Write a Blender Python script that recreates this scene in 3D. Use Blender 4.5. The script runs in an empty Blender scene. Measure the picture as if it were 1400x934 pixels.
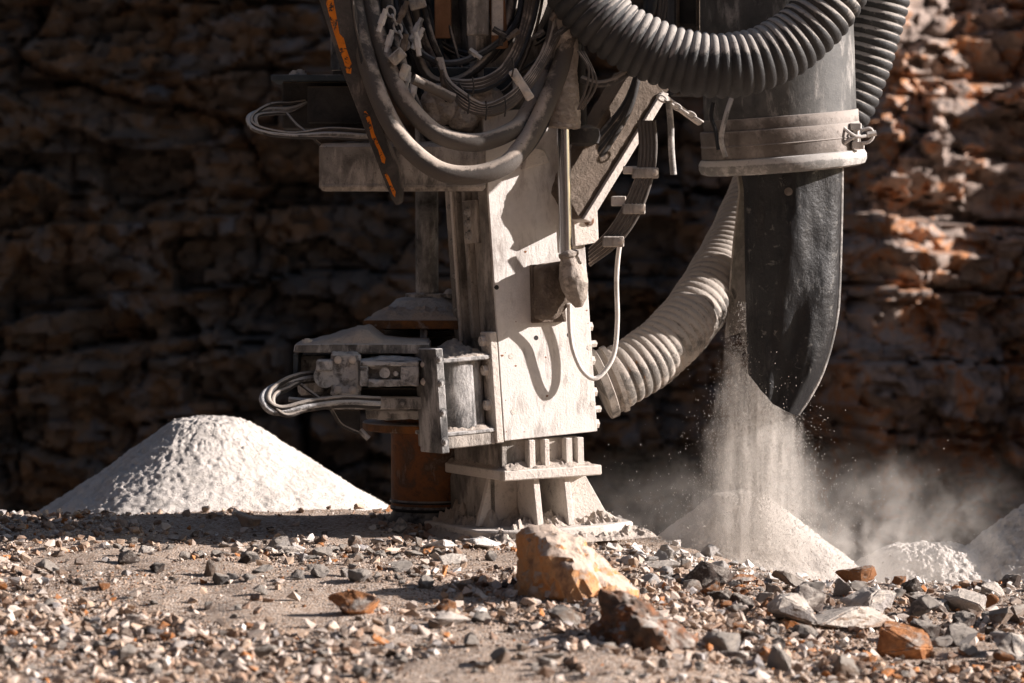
import bpy, bmesh, math, random
import numpy as np
from mathutils import Vector, Matrix, noise as mnoise
R = math.radians
random.seed(7)
rng = np.random.default_rng(11)
sc = bpy.context.scene
col = sc.collection

# ------------------------------------------------------------------ camera, sky, sun, exposure
CAMY, CAMZ, F, PX0, PY0 = -10.0, 1.0875, 4000.0, 700.0, 300.0
cd = bpy.data.cameras.new('camera')
cam = bpy.data.objects.new('camera', cd)
col.objects.link(cam)
cam.location = (0, CAMY, CAMZ)
cam.rotation_euler = (R(90), 0, 0)
cd.sensor_width = 36
cd.lens = 36 * F / 1400
cd.shift_y = -(467 - PY0) / 1400
cd.clip_start = .05
cd.clip_end = 400
cd.dof.use_dof = True
cd.dof.focus_distance = 9.9
cd.dof.aperture_fstop = 3.6
sc.camera = cam

SUN_EL, SUN_AZ = R(22), R(-1)          # azimuth: from +X towards the camera
sdir = Vector((math.cos(SUN_AZ) * math.cos(SUN_EL), -math.sin(SUN_AZ) * math.cos(SUN_EL), math.sin(SUN_EL)))
w = bpy.data.worlds.new('World')
sc.world = w
w.use_nodes = True
wn = w.node_tree
wn.nodes.clear()
sky = wn.nodes.new('ShaderNodeTexSky')
sky.sky_type = 'NISHITA'
sky.sun_disc = False
sky.sun_elevation = SUN_EL
sky.sun_rotation = math.atan2(sdir.x, sdir.y)
bg = wn.nodes.new('ShaderNodeBackground')
bg.inputs[1].default_value = .05
wo = wn.nodes.new('ShaderNodeOutputWorld')
wn.links.new(sky.outputs[0], bg.inputs[0])
wn.links.new(bg.outputs[0], wo.inputs[0])
sl = bpy.data.lights.new('sun', 'SUN')
sl.energy = 5
sl.angle = R(.5)
sl.color = (1, .92, .885)
so = bpy.data.objects.new('sun', sl)
col.objects.link(so)
so.location = (30, -8, 20)
so.rotation_euler = sdir.to_track_quat('Z', 'Y').to_euler()
sc.view_settings.view_transform = 'Standard'
sc.view_settings.look = 'None'
sc.view_settings.exposure = 1.15
sc.view_settings.gamma = 1
sc.cycles.volume_bounces = 2
sc.cycles.volume_step_rate = 1.5
sc.cycles.volume_max_steps = 128

# ------------------------------------------------------------------ pixel -> world
def W(px, py, D=10.0):
    return Vector(((px - PX0) / F * D, CAMY + D, CAMZ - (py - PY0) / F * D))

# ------------------------------------------------------------------ numpy noise
def hsh(ix, iy, iz, seed=0):
    h = (ix.astype(np.int64) * 374761393 + iy.astype(np.int64) * 668265263 + iz.astype(np.int64) * 2147483647 + seed * 974634777) & 0xffffffff
    h = ((h ^ (h >> 13)) * 1274126177) & 0xffffffff
    h = ((h ^ (h >> 16)) * 2246822519) & 0xffffffff
    return ((h ^ (h >> 15)) & 0xffffff) / float(0xffffff)

def vnoise(x, y, z, seed=0):
    x, y, z = np.broadcast_arrays(np.asarray(x, float), np.asarray(y, float), np.asarray(z, float))
    x0, y0, z0 = np.floor(x), np.floor(y), np.floor(z)
    fx, fy, fz = x - x0, y - y0, z - z0
    fx, fy, fz = [f * f * (3 - 2 * f) for f in (fx, fy, fz)]
    r = 0
    for a in (0, 1):
        for b in (0, 1):
            for c in (0, 1):
                wt = (fx if a else 1 - fx) * (fy if b else 1 - fy) * (fz if c else 1 - fz)
                r = r + wt * hsh(x0 + a, y0 + b, z0 + c, seed)
    return r * 2 - 1

def fbm(x, y, z, seed=0, o=4, g=.5):
    s, a = 0, 1.0
    for k in range(o):
        s = s + a * vnoise(x * 2 ** k + 7.3 * k, y * 2 ** k + 3.1 * k, np.asarray(z, float) * 2 ** k + 1.7 * k, seed + k)
        a *= g
    return s

def worley(x, y, seed):
    """cell id random values, edge distance, local offsets"""
    x0, y0 = np.floor(x), np.floor(y)
    f1 = np.full(x.shape, 9.0); f2 = np.full(x.shape, 9.0)
    rid = np.zeros(x.shape); ra = np.zeros(x.shape); rb = np.zeros(x.shape); dx = np.zeros(x.shape); dy = np.zeros(x.shape)
    z = np.zeros(x.shape)
    for a in (-1, 0, 1):
        for b in (-1, 0, 1):
            cx, cy = x0 + a, y0 + b
            px = cx + .1 + .8 * hsh(cx, cy, z, seed); py = cy + .1 + .8 * hsh(cx, cy, z, seed + 1)
            d = np.maximum(np.abs(x - px), np.abs(y - py)) * .6 + np.hypot(x - px, y - py) * .4
            near = d < f1
            f2 = np.where(near, f1, np.minimum(f2, d))
            rid = np.where(near, hsh(cx, cy, z, seed + 2), rid)
            ra = np.where(near, hsh(cx, cy, z, seed + 3), ra)
            rb = np.where(near, hsh(cx, cy, z, seed + 4), rb)
            dx = np.where(near, x - px, dx); dy = np.where(near, y - py, dy)
            f1 = np.minimum(f1, d)
    return rid, ra - .5, rb - .5, f2 - f1, dx, dy

def sstep(a, b, x):
    t = np.clip((x - a) / (b - a), 0, 1)
    return t * t * (3 - 2 * t)

# ------------------------------------------------------------------ materials
def ramp(nt, stops, fac):
    r = nt.nodes.new('ShaderNodeValToRGB')
    e = r.color_ramp.elements
    while len(e) < len(stops):
        e.new(.5)
    for i, (p, c) in enumerate(stops):
        e[i].position = p
        e[i].color = (*c, 1) if len(c) == 3 else c
    nt.links.new(fac, r.inputs[0])
    return r.outputs[0]

def g3(v):
    return (v, v, v)

def nz(nt, vec, scale, detail=5, rough=.6, dist=0.0, stretch=None):
    if stretch:
        mp = nt.nodes.new('ShaderNodeMapping')
        mp.inputs['Scale'].default_value = stretch
        nt.links.new(vec, mp.inputs[0]); vec = mp.outputs[0]
    n = nt.nodes.new('ShaderNodeTexNoise')
    n.inputs['Scale'].default_value = scale
    n.inputs['Detail'].default_value = detail
    n.inputs['Roughness'].default_value = rough
    n.inputs['Distortion'].default_value = dist
    nt.links.new(vec, n.inputs['Vector'])
    return n.outputs['Fac']

def mth(nt, op, a, b=None, clamp=False):
    m = nt.nodes.new('ShaderNodeMath'); m.operation = op; m.use_clamp = clamp
    for i, v in enumerate((a, b)):
        if v is None: continue
        if isinstance(v, (int, float)): m.inputs[i].default_value = v
        else: nt.links.new(v, m.inputs[i])
    return m.outputs[0]

def mix(nt, fac, a, b):
    m = nt.nodes.new('ShaderNodeMix'); m.data_type = 'RGBA'
    for i, v in ((0, fac), (6, a), (7, b)):
        if isinstance(v, tuple): m.inputs[i].default_value = (*v, 1)
        elif isinstance(v, (int, float)): m.inputs[i].default_value = v
        else: nt.links.new(v, m.inputs[i])
    return m.outputs[2]

DUST = (.56, .49, .42)
def mat(name, cols, dust=.5, dcol=DUST, up=.6, rough=.85, metal=0, scale=9, bump=.35, bscale=90, gscale=26,
        streak=0, extra=None, spec=.3, specks=True):
    """cols: list of base colours; dust: share covered by powder; up: additional dust where it can settle"""
    m = bpy.data.materials.new(name); m.use_nodes = True
    nt = m.node_tree; b = nt.nodes['Principled BSDF']
    tc = nt.nodes.new('ShaderNodeTexCoord').outputs['Object']
    n1 = nz(nt, tc, scale, 6, .65, .4)
    k = len(cols)
    c = ramp(nt, [(.32 + .36 * i / max(1, k - 1), cols[i]) for i in range(k)], n1) if k > 1 else None
    base = c if c is not None else cols[0]
    if extra:                                   # rust or old paint patches: (colour, threshold, scale)
        e = nz(nt, tc, extra[2], 5, .6, .8)
        base = mix(nt, ramp(nt, [(extra[1], g3(0)), (extra[1] + .06, g3(1))], e), base, extra[0])
    n2 = nz(nt, tc, gscale, 8, .72, .3, (1, 1, .3) if streak else None)
    n3 = nz(nt, tc, gscale * .22, 3, .5)
    geo = nt.nodes.new('ShaderNodeNewGeometry')
    sx = nt.nodes.new('ShaderNodeSeparateXYZ'); nt.links.new(geo.outputs['Normal'], sx.inputs[0])
    upz = mth(nt, 'MULTIPLY', mth(nt, 'MAXIMUM', sx.outputs[2], 0.0), up)
    f = mth(nt, 'ADD', mth(nt, 'ADD', mth(nt, 'MULTIPLY', n2, .6), mth(nt, 'MULTIPLY', n3, .4)), upz)
    t = .76 - .50 * dust
    mask = ramp(nt, [(max(0, t - .055), g3(0)), (min(1, t + .055), g3(1))], f)
    d2 = mix(nt, nz(nt, tc, 40, 3), tuple(v * .82 for v in dcol), tuple(min(1, v * 1.1) for v in dcol))
    fc = mix(nt, mask, base, d2)
    sp_ = ramp(nt, [(.60, g3(0)), (.68, g3(.55))], nz(nt, tc, gscale * 4.5, 4, .7, .2))
    fc = mix(nt, sp_, fc, tuple(v * .6 for v in cols[0]) if specks else fc)
    nt.links.new(fc, b.inputs['Base Color'])
    rr = mth(nt, 'ADD', rough, mth(nt, 'MULTIPLY', mask, .95 - rough))
    nt.links.new(rr, b.inputs['Roughness'])
    if metal: nt.links.new(mth(nt, 'MULTIPLY', mth(nt, 'SUBTRACT', 1.0, mask), metal), b.inputs['Metallic'])
    b.inputs['Specular IOR Level'].default_value = spec
    bp = nt.nodes.new('ShaderNodeBump'); bp.inputs['Strength'].default_value = bump; bp.inputs['Distance'].default_value = .004 + .006 * min(1, bump)
    h = mth(nt, 'ADD', nz(nt, tc, bscale, 6, .7), mth(nt, 'MULTIPLY', mask, .5))
    nt.links.new(h, bp.inputs['Height']); nt.links.new(bp.outputs[0], b.inputs['Normal'])
    return m

M = {}
M['panel'] = mat('dusted_white_paint', [(.30, .26, .23), (.54, .50, .46)], dust=.66, dcol=(.67, .63, .585), up=.3, bump=.4, bscale=130, gscale=20, streak=1, specks=False)
M['mast'] = mat('dusty_grey_steel', [(.09, .08, .07), (.30, .27, .24)], dust=.45, dcol=(.46, .41, .36), streak=1, bump=.7, bscale=70, gscale=18)
M['stain'] = mat('stained_grey_steel', [(.03, .03, .03), (.24, .23, .22)], dust=.42, dcol=(.46, .44, .42), streak=1, bump=.6, bscale=60, gscale=22)
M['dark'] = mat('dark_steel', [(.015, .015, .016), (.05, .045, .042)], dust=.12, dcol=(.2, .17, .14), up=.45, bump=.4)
M['bluedark'] = mat('dark_blue_grey_paint', [(.02, .03, .04), (.05, .06, .07)], dust=.22, dcol=(.34, .33, .32), up=.2, bump=.4)
M['brown'] = mat('brown_dust_caked_steel', [(.10, .075, .055), (.17, .13, .10)], dust=.4, dcol=(.24, .19, .15), up=.3, bump=1.0, bscale=110)
M['caked'] = mat('pale_caked_dust', [(.34, .28, .23), (.5, .43, .36)], dust=.5, dcol=(.56, .48, .41), bump=1.4, bscale=75)
M['pale'] = mat('pale_dusted_steel', [(.3, .27, .24), (.45, .41, .37)], dust=.72, dcol=(.62, .56, .5), up=.5, bump=.7, bscale=80, extra=((.42, .2, .09), .64, 9))
M['rust'] = mat('rusty_steel', [(.08, .045, .028), (.22, .09, .036), (.10, .06, .042), (.20, .15, .12)], dust=.3, dcol=(.3, .25, .21), up=.6, streak=1, bump=.5, gscale=30, scale=7)
M['rustedge'] = mat('rust_edge', [(.30, .12, .035), (.12, .065, .035), (.24, .11, .045)], dust=.36, dcol=(.36, .31, .27), up=.6, bump=.6)
M['greyblock'] = mat('grey_dusted_casting', [(.05, .048, .046), (.26, .25, .24)], dust=.52, dcol=(.54, .53, .52), up=.6, bump=1.2, bscale=60)
M['powder'] = mat('rock_powder', [(.52, .47, .42), (.62, .57, .51)], dust=.5, dcol=(.68, .62, .56), up=.1, bump=1.0, bscale=120, scale=14)
M['hose'] = mat('dusty_rubber_hose', [(.02, .019, .019), (.05, .045, .042)], dust=.28, dcol=(.40, .35, .30), up=.5, rough=.6, bump=.35, bscale=140, gscale=9)
M['hosepale'] = mat('dust_coated_rubber', [(.09, .08, .07), (.085, .07, .06)], dust=.16, dcol=(.48, .40, .33), up=.45, rough=.7, bump=.4, bscale=140, gscale=14)
M['hoseblue'] = mat('black_rubber_hose', [(.016, .018, .022), (.035, .037, .042)], dust=.15, dcol=(.22, .21, .2), up=.4, rough=.5, bump=.2, gscale=12)
M['corr'] = mat('dark_corrugated_rubber', [(.018, .018, .019), (.045, .044, .043)], dust=.2, dcol=(.34, .31, .28), up=.6, rough=.6, bump=.4, bscale=110, gscale=13)
M['corrpale'] = mat('dusty_corrugated_rubber', [(.09, .08, .07), (.18, .165, .145)], dust=.5, dcol=(.42, .37, .32), up=.45, rough=.8, bump=.5, bscale=100, gscale=18, extra=((.28, .13, .05), .66, 14))
M['duct'] = mat('dusty_galvanised_sheet', [(.045, .044, .043), (.11, .107, .10)], dust=.34, dcol=(.33, .31, .29), up=.3, rough=.6, bump=.25, bscale=120, gscale=22, streak=1)
M['lip'] = mat('dusted_rubber_rim', [(.12, .115, .11), (.26, .25, .23)], dust=.45, dcol=(.48, .45, .42), up=.9, rough=.7, bump=.3)
M['band'] = mat('dusty_clamp_strap', [(.10, .085, .075), (.20, .175, .155)], dust=.34, dcol=(.34, .30, .27), up=.5, rough=.55, metal=.3, bump=.3, gscale=12)
M['latch'] = mat('dusted_zinc', [(.4, .38, .36), (.55, .52, .49)], dust=.5, dcol=(.6, .56, .52), rough=.5, metal=.5, bump=.3)
M['sleeve'] = mat('black_rubber_sheet', [(.010, .010, .011), (.018, .018, .019)], dust=.3, dcol=(.055, .052, .05), up=.3, rough=.42, bump=.6, bscale=30, gscale=30, spec=.28, streak=1, extra=((.10, .095, .088), .62, 24), specks=False)
M['sleeveback'] = mat('dusted_rubber_sheet', [(.2, .18, .16), (.3, .27, .24)], dust=.5, dcol=(.4, .36, .32), rough=.8, bump=.3)
M['bladegrey'] = mat('scuffed_dark_paint', [(.03, .028, .027), (.10, .085, .075)], dust=.32, dcol=(.24, .2, .17), streak=1, bump=.5, gscale=24)
M['orangepaint'] = mat('orange_paint', [(.75, .22, .015), (.5, .13, .01)], dust=.3, dcol=(.22, .15, .1), extra=((.04, .03, .025), .53, 45), bump=.4, gscale=40)
M['chrome'] = mat('chromed_rod', [(.5, .5, .52), (.42, .42, .42)], dust=.05, rough=.2, metal=1, bump=.02, spec=.5, specks=False)
M['brownlit'] = mat('brown_painted_column', [(.2, .10, .05), (.32, .17, .09)], dust=.25, dcol=(.34, .27, .2), streak=1, bump=.4)
M['ring'] = mat('black_rubber_ring', [(.02, .02, .022)] * 2, dust=.1, dcol=(.2, .2, .2), rough=.5, bump=.2)

# ------------------------------------------------------------------ object helpers
WL = {}
def finish(o, label=None, cat=None, group=None, kind=None):
    if label: o['label'] = label
    if cat: o['category'] = cat
    if group: o['group'] = group
    if kind: o['kind'] = kind
    return o

def thing(name, label, cat, loc=(0, 0, 0), group=None):
    o = bpy.data.objects.new(name, None); col.objects.link(o)
    o.location = loc; o.empty_display_size = .1
    WL[o] = Vector(loc)
    return finish(o, label, cat, group)

class MB:
    def __init__(s): s.v = []; s.f = []
    def add(s, verts, faces, mtx=None):
        n = len(s.v)
        s.v += [tuple(mtx @ Vector(p)) if mtx else tuple(p) for p in verts]
        s.f += [tuple(i + n for i in f) for f in faces]
        return s
    def box(s, x0, x1, y0, y1, z0, z1, mtx=None, bev=.003):
        bm = bmesh.new()
        bmesh.ops.create_cube(bm, size=1)
        for v in bm.verts:
            v.co = Vector((x0 + (v.co.x + .5) * (x1 - x0), y0 + (v.co.y + .5) * (y1 - y0), z0 + (v.co.z + .5) * (z1 - z0)))
        b = min(bev, .3 * min(abs(x1 - x0), abs(y1 - y0), abs(z1 - z0)))
        if b > 0: bmesh.ops.bevel(bm, geom=bm.edges[:], offset=b, segments=1, affect='EDGES')
        s.addbm(bm, mtx); return s
    def addbm(s, bm, mtx=None):
        bm.verts.index_update()
        s.add([v.co.copy() for v in bm.verts], [[v.index for v in f.verts] for f in bm.faces], mtx); bm.free()
    def cyl(s, p0, p1, r0, r1=None, seg=24, cap=True, mtx=None):
        if mtx: p0, p1 = mtx @ Vector(p0), mtx @ Vector(p1)
        p0, p1 = Vector(p0), Vector(p1); r1 = r0 if r1 is None else r1
        q = (p1 - p0).to_track_quat('Z', 'Y')
        vs, fs = [], []
        for p, r in ((p0, r0), (p1, r1)):
            for k in range(seg):
                a = 2 * math.pi * k / seg
                vs.append(p + q @ Vector((r * math.cos(a), r * math.sin(a), 0)))
        for k in range(seg): fs.append((k, (k + 1) % seg, seg + (k + 1) % seg, seg + k))
        if cap: fs += [tuple(range(seg))[::-1], tuple(range(seg, 2 * seg))]
        return s.add(vs, fs)
    def prof(s, base, axis, prof, seg=48):
        """lathe: prof = [(r, h)] about axis from base"""
        q = Vector(axis).normalized().to_track_quat('Z', 'Y'); base = Vector(base)
        vs, fs = [], []
        for r, h in prof:
            for k in range(seg):
                a = 2 * math.pi * k / seg
                vs.append(base + q @ Vector((r * math.cos(a), r * math.sin(a), h)))
        for i in range(len(prof) - 1):
            for k in range(seg):
                fs.append((i * seg + k, i * seg + (k + 1) % seg, (i + 1) * seg + (k + 1) % seg, (i + 1) * seg + k))
        if prof[0][0] > 0: fs.append(tuple(range(seg))[::-1])
        if prof[-1][0] > 0: fs.append(tuple(range((len(prof) - 1) * seg, len(prof) * seg)))
        return s.add(vs, fs)
    def prism(s, pts, vec, bev=.002, mtx=None):
        """closed outline pts (3-D, planar) extruded by vec"""
        pts = [Vector(p) for p in pts]; vec = Vector(vec)
        if mtx: pts = [mtx @ p for p in pts]; vec = mtx.to_3x3() @ vec
        bm = bmesh.new()
        a = [bm.verts.new(p) for p in pts]; b = [bm.verts.new(p + vec) for p in pts]
        n = len(pts)
        bm.faces.new(a); bm.faces.new(b[::-1])
        for i in range(n): bm.faces.new((a[(i + 1) % n], a[i], b[i], b[(i + 1) % n]))
        bmesh.ops.recalc_face_normals(bm, faces=bm.faces[:])
        if bev: bmesh.ops.bevel(bm, geom=bm.edges[:], offset=bev, segments=1, affect='EDGES', clamp_overlap=True)
        s.addbm(bm); return s
    def tube(s, pts, rad, seg=14, step=.012, wob=0):
        P = spline(pts, step); n = len(P)
        vs, fs = [], []
        t = (P[1] - P[0]).normalized(); up = t.orthogonal().normalized()
        L = 0
        for i in range(n):
            t = (P[min(i + 1, n - 1)] - P[max(i - 1, 0)]).normalized()
            up = (up - t * up.dot(t)).normalized(); bi = t.cross(up)
            if i: L += (P[i] - P[i - 1]).length
            r = rad(L, i / (n - 1)) if callable(rad) else rad
            for k in range(seg):
                a = 2 * math.pi * k / seg
                vs.append(P[i] + up * (r * math.cos(a)) + bi * (r * math.sin(a)))
        for i in range(n - 1):
            for k in range(seg): fs.append((i * seg + k, i * seg + (k + 1) % seg, (i + 1) * seg + (k + 1) % seg, (i + 1) * seg + k))
        fs += [tuple(range(seg))[::-1], tuple(range((n - 1) * seg, n * seg))]
        return s.add(vs, fs)
    def bolt(s, p, nrm, r=.012, h=.01):
        p = Vector(p); nrm = Vector(nrm).normalized()
        s.cyl(p - nrm * .004, p + nrm * .003, r * 1.45, seg=16); s.cyl(p + nrm * .003, p + nrm * h, r, r, seg=6)
        s.cyl(p + nrm * h, p + nrm * (h + .004), r * .55, seg=8); return s
    def heap(s, x0, x1, y0, y1, z, hgt, mtx=None, seed=0, n=26, peak=(.5, .5), sharp=1.0):
        """uneven mound of settled powder on a ledge, closed underneath"""
        u = np.linspace(0, 1, n); U, V = np.meshgrid(u, u, indexing='ij')
        X = x0 + U * (x1 - x0); Y = y0 + V * (y1 - y0)
        e = np.minimum(1, 6 * np.minimum(np.minimum(U, 1 - U), np.minimum(V, 1 - V)))
        d = np.hypot((U - peak[0]), (V - peak[1]))
        H = np.clip(1 - d * sharp, .12, 1) * (1 + .45 * fbm(X * 25, Y * 25, seed * 3.3, seed)) + .2 * fbm(X * 90, Y * 90, 1, seed, 3)
        ed = .006 * fbm(X * 40, Y * 40, 5, seed)
        Z = z + np.sqrt(e) * np.clip(H, .03, 2) * hgt
        X = X + ed; Y = Y + ed
        vs = [(float(a), float(b), float(c)) for a, b, c in zip(X.ravel(), Y.ravel(), Z.ravel())]
        fs = [(i * n + j, (i + 1) * n + j, (i + 1) * n + j + 1, i * n + j + 1) for i in range(n - 1) for j in range(n - 1)]
        return s.add(vs, fs, mtx)

def crust(mb, amp, freq=45, cuts=2, seed=0, lens=.02):
    """split faces and push them in and out: baked-on dust"""
    bm = bmesh.new(); vs = [bm.verts.new(p) for p in mb.v]
    for q in mb.f:
        try: bm.faces.new([vs[i] for i in q])
        except ValueError: pass
    bmesh.ops.remove_doubles(bm, verts=bm.verts[:], dist=1e-5)
    bmesh.ops.triangulate(bm, faces=[f for f in bm.faces if len(f.verts) > 4])
    for _ in range(cuts):
        e = [e for e in bm.edges if e.calc_length() > lens]
        if not e: break
        bmesh.ops.subdivide_edges(bm, edges=e, cuts=1, use_grid_fill=True)
    bmesh.ops.recalc_face_normals(bm, faces=bm.faces[:]); bm.normal_update()
    P = np.array([v.co[:] for v in bm.verts]); N = np.array([v.normal[:] for v in bm.verts])
    k = fbm(P[:, 0] * freq, P[:, 1] * freq, P[:, 2] * freq, seed, 4, .6) + .6 * fbm(P[:, 0] * freq * .3, P[:, 1] * freq * .3, P[:, 2] * freq * .3, seed + 5, 2)
    P = P + N * (amp * k)[:, None]
    for v, p in zip(bm.verts, P): v.co = p
    out = MB(); out.addbm(bm); return out

def spline(pts, step):
    P = [Vector(p) for p in pts]
    if len(P) == 2: P = [P[0], (P[0] + P[1]) / 2, P[1]]
    Q = [P[0] * 2 - P[1]] + P + [P[-1] * 2 - P[-2]]
    dense = []
    for i in range(1, len(Q) - 2):
        a, b, c, d = Q[i - 1:i + 3]
        for k in range(24):
            t = k / 24
            dense.append(.5 * ((2 * b) + (c - a) * t + (2 * a - 5 * b + 4 * c - d) * t * t + (3 * b - a - 3 * c + d) * t ** 3))
    dense.append(P[-1])
    out = [dense[0]]; acc = 0
    for i in range(1, len(dense)):
        seg = dense[i] - dense[i - 1]; l = seg.length
        while acc + l >= step:
            t = (step - acc) / l
            p = dense[i - 1] + seg * t
            out.append(p); seg = dense[i] - p; l = seg.length; acc = 0
            dense[i - 1] = p
            if l < 1e-9: break
        acc += l
    if (out[-1] - dense[-1]).length > step * .3: out.append(dense[-1])
    return out

def link(name, v, f, m, parent=None, label=None, sharp=35, cat=None, group=None, kind=None, origin=None):
    V = np.array(v, dtype=float)
    c = Vector(((V.min(0) + V.max(0)) / 2).tolist()) if origin is None else Vector(origin)
    me = bpy.data.meshes.new(name)
    me.from_pydata((V - np.array(c)).tolist(), [], f)
    me.materials.append(m)
    me.polygons.foreach_set('use_smooth', [True] * len(me.polygons))
    if sharp: me.set_sharp_from_angle(angle=R(sharp))
    o = bpy.data.objects.new(name, me); col.objects.link(o)
    WL[o] = c
    if parent is not None:
        o.parent = parent; o.location = c - WL[parent]
    else: o.location = c
    return finish(o, label, cat, group, kind)

def part(name, mb, m, parent, label=None, sharp=35):
    return link(name, mb.v, mb.f, M[m] if isinstance(m, str) else m, parent, label, sharp)

# ------------------------------------------------------------------ ground height
def hg(x, y, rough=True):
    x = np.asarray(x, float); y = np.asarray(y, float)
    rt = sstep(.15, 1.1, x)
    z = -.125 * rt - .03 * sstep(1.2, 2.0, x)
    cr = .75 - .95 * sstep(.2, .95, x)                    # where the gravel gives way to the ledge behind
    z = z - (.03 + .07 * rt) * sstep(0, .25, y - cr) - .15 * np.clip(y - cr - .1, 0, 3)
    z = z - 3.4 * sstep(2.4, 5.0, y)
    z = z - .035 * (1 - sstep(.35, .6, np.hypot(x - .12, y - .12)))
    if rough:
        near = 1 - sstep(2.0, 3.0, y)
        z = z + near * (.018 * fbm(x * 2.2, y * 2.2, 0, 3) + .007 * fbm(x * 9, y * 9, 0, 9)) + (1 - near) * .25 * fbm(x * .5, y * .5, 0, 5)
    return z

def at(px, py):
    """point of the ground seen at a pixel"""
    lo = None
    for D in np.arange(6.0, 13.5, .02):
        p = W(px, py, D)
        if p.z <= float(hg(p.x, p.y)): return Vector((p.x, p.y, float(hg(p.x, p.y)))), D
    return Vector((p.x, p.y, float(hg(p.x, p.y)))), D

def graded(lo, hi, step, far, growth=1.18):
    a = list(np.arange(lo, hi + 1e-6, step)); s = step
    b = [a[-1]]
    while b[-1] < far[1]: s *= growth; b.append(min(far[1], b[-1] + s))
    s = step; c = [a[0]]
    while c[-1] > far[0]: s *= growth; c.append(max(far[0], c[-1] - s))
    return np.array(c[:0:-1] + a + b[1:])

def grid_mesh(name, X, Y, Z, m, smooth=True, **kw):
    n0, n1 = X.shape
    me = bpy.data.meshes.new(name)
    me.vertices.add(n0 * n1)
    me.vertices.foreach_set('co', np.stack([X, Y, Z], -1).astype(np.float32).ravel())
    i, j = np.meshgrid(np.arange(n0 - 1), np.arange(n1 - 1), indexing='ij')
    q = np.stack([i * n1 + j, (i + 1) * n1 + j, (i + 1) * n1 + j + 1, i * n1 + j + 1], -1).reshape(-1, 4)
    me.loops.add(q.size); me.loops.foreach_set('vertex_index', q.ravel().astype(np.int32))
    me.polygons.add(len(q)); me.polygons.foreach_set('loop_start', (np.arange(len(q)) * 4).astype(np.int32))
    me.polygons.foreach_set('loop_total', np.full(len(q), 4, np.int32))
    me.update(calc_edges=True); me.validate()
    me.polygons.foreach_set('use_smooth', [smooth] * len(me.polygons))
    me.materials.append(m)
    o = bpy.data.objects.new(name, me); col.objects.link(o); WL[o] = Vector((0, 0, 0))
    return finish(o, **kw)

# ------------------------------------------------------------------ ground
def ground_mat():
    m = bpy.data.materials.new('crushed_rock_ground'); m.use_nodes = True; nt = m.node_tree; b = nt.nodes['Principled BSDF']
    tc = nt.nodes.new('ShaderNodeTexCoord').outputs['Object']
    c = ramp(nt, [(.3, (.19, .125, .082)), (.45, (.38, .27, .195)), (.6, (.50, .38, .29)), (.75, (.36, .2, .11))], nz(nt, tc, 3.5, 8, .7, .5))
    v = nt.nodes.new('ShaderNodeTexVoronoi'); v.inputs['Scale'].default_value = 120; nt.links.new(tc, v.inputs['Vector'])
    sep = nt.nodes.new('ShaderNodeSeparateColor'); nt.links.new(v.outputs['Color'], sep.inputs[0])
    c2 = ramp(nt, [(0, (.1, .07, .05)), (.3, (.34, .25, .19)), (.7, (.5, .42, .35)), (1, (.62, .56, .5))], sep.outputs[0])
    nt.links.new(mix(nt, .6, c, c2), b.inputs['Base Color'])
    b.inputs['Roughness'].default_value = .95; b.inputs['Specular IOR Level'].default_value = .15
    bp = nt.nodes.new('ShaderNodeBump'); bp.inputs['Distance'].default_value = .006; bp.inputs['Strength'].default_value = 1
    v2 = nt.nodes.new('ShaderNodeTexVoronoi'); v2.inputs['Scale'].default_value = 120; nt.links.new(tc, v2.inputs['Vector'])
    h = mth(nt, 'ADD', mth(nt, 'MULTIPLY', v2.outputs['Distance'], -1.0), nz(nt, tc, 160, 4, .7))
    nt.links.new(h, bp.inputs['Height']); nt.links.new(bp.outputs[0], b.inputs['Normal'])
    return m
gx = graded(-2.4, 2.4, .02, (-90, 90)); gy = graded(-3.9, 2.6, .02, (-60, 60))
GX, GY = np.meshgrid(gx, gy, indexing='ij')
grid_mesh('ground', GX, GY, hg(GX, GY), ground_mat(), kind='structure')

# ------------------------------------------------------------------ quarry cliff
def cliff_mat():
    m = bpy.data.materials.new('quarry_rock'); m.use_nodes = True; nt = m.node_tree; b = nt.nodes['Principled BSDF']
    tc = nt.nodes.new('ShaderNodeTexCoord').outputs['Object']
    at_ = nt.nodes.new('ShaderNodeAttribute'); at_.attribute_name = 'block'
    sp = nt.nodes.new('ShaderNodeSeparateColor'); nt.links.new(at_.outputs['Color'], sp.inputs[0])
    f = mth(nt, 'ADD', mth(nt, 'MULTIPLY', sp.outputs[0], .5), mth(nt, 'MULTIPLY', nz(nt, tc, 1.3, 8, .7, .6), .62))
    c = ramp(nt, [(.3, (.034, .031, .031)), (.44, (.095, .08, .07)), (.55, (.14, .112, .092)), (.65, (.19, .115, .065)), (.74, (.155, .145, .145))], f)
    # orange weathering on the right, coloured paler to paint in the sunlit patch
    sx = nt.nodes.new('ShaderNodeSeparateXYZ'); nt.links.new(tc, sx.inputs[0])
    zone = mth(nt, 'MULTIPLY', ramp(nt, [(.0, g3(0)), (1, g3(1))], mth(nt, 'MULTIPLY', mth(nt, 'SUBTRACT', sx.outputs[0], 1.5), .5)), 1.0)
    o2 = ramp(nt, [(.36, (.16, .125, .105)), (.47, (.34, .27, .23)), (.53, (.44, .34, .28)), (.57, (.50, .20, .06)), (.64, (.40, .30, .25)), (.74, (.34, .14, .05))], nz(nt, tc, 2.4, 7, .7, .8))
    nt.links.new(mix(nt, zone, c, o2), b.inputs['Base Color'])
    b.inputs['Roughness'].default_value = .9; b.inputs['Specular IOR Level'].default_value = .2
    bp = nt.nodes.new('ShaderNodeBump'); bp.inputs['Distance'].default_value = .05; bp.inputs['Strength'].default_value = .8
    nt.links.new(nz(nt, tc, 9, 8, .7), bp.inputs['Height']); nt.links.new(bp.outputs[0], b.inputs['Normal'])
    return m
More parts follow.
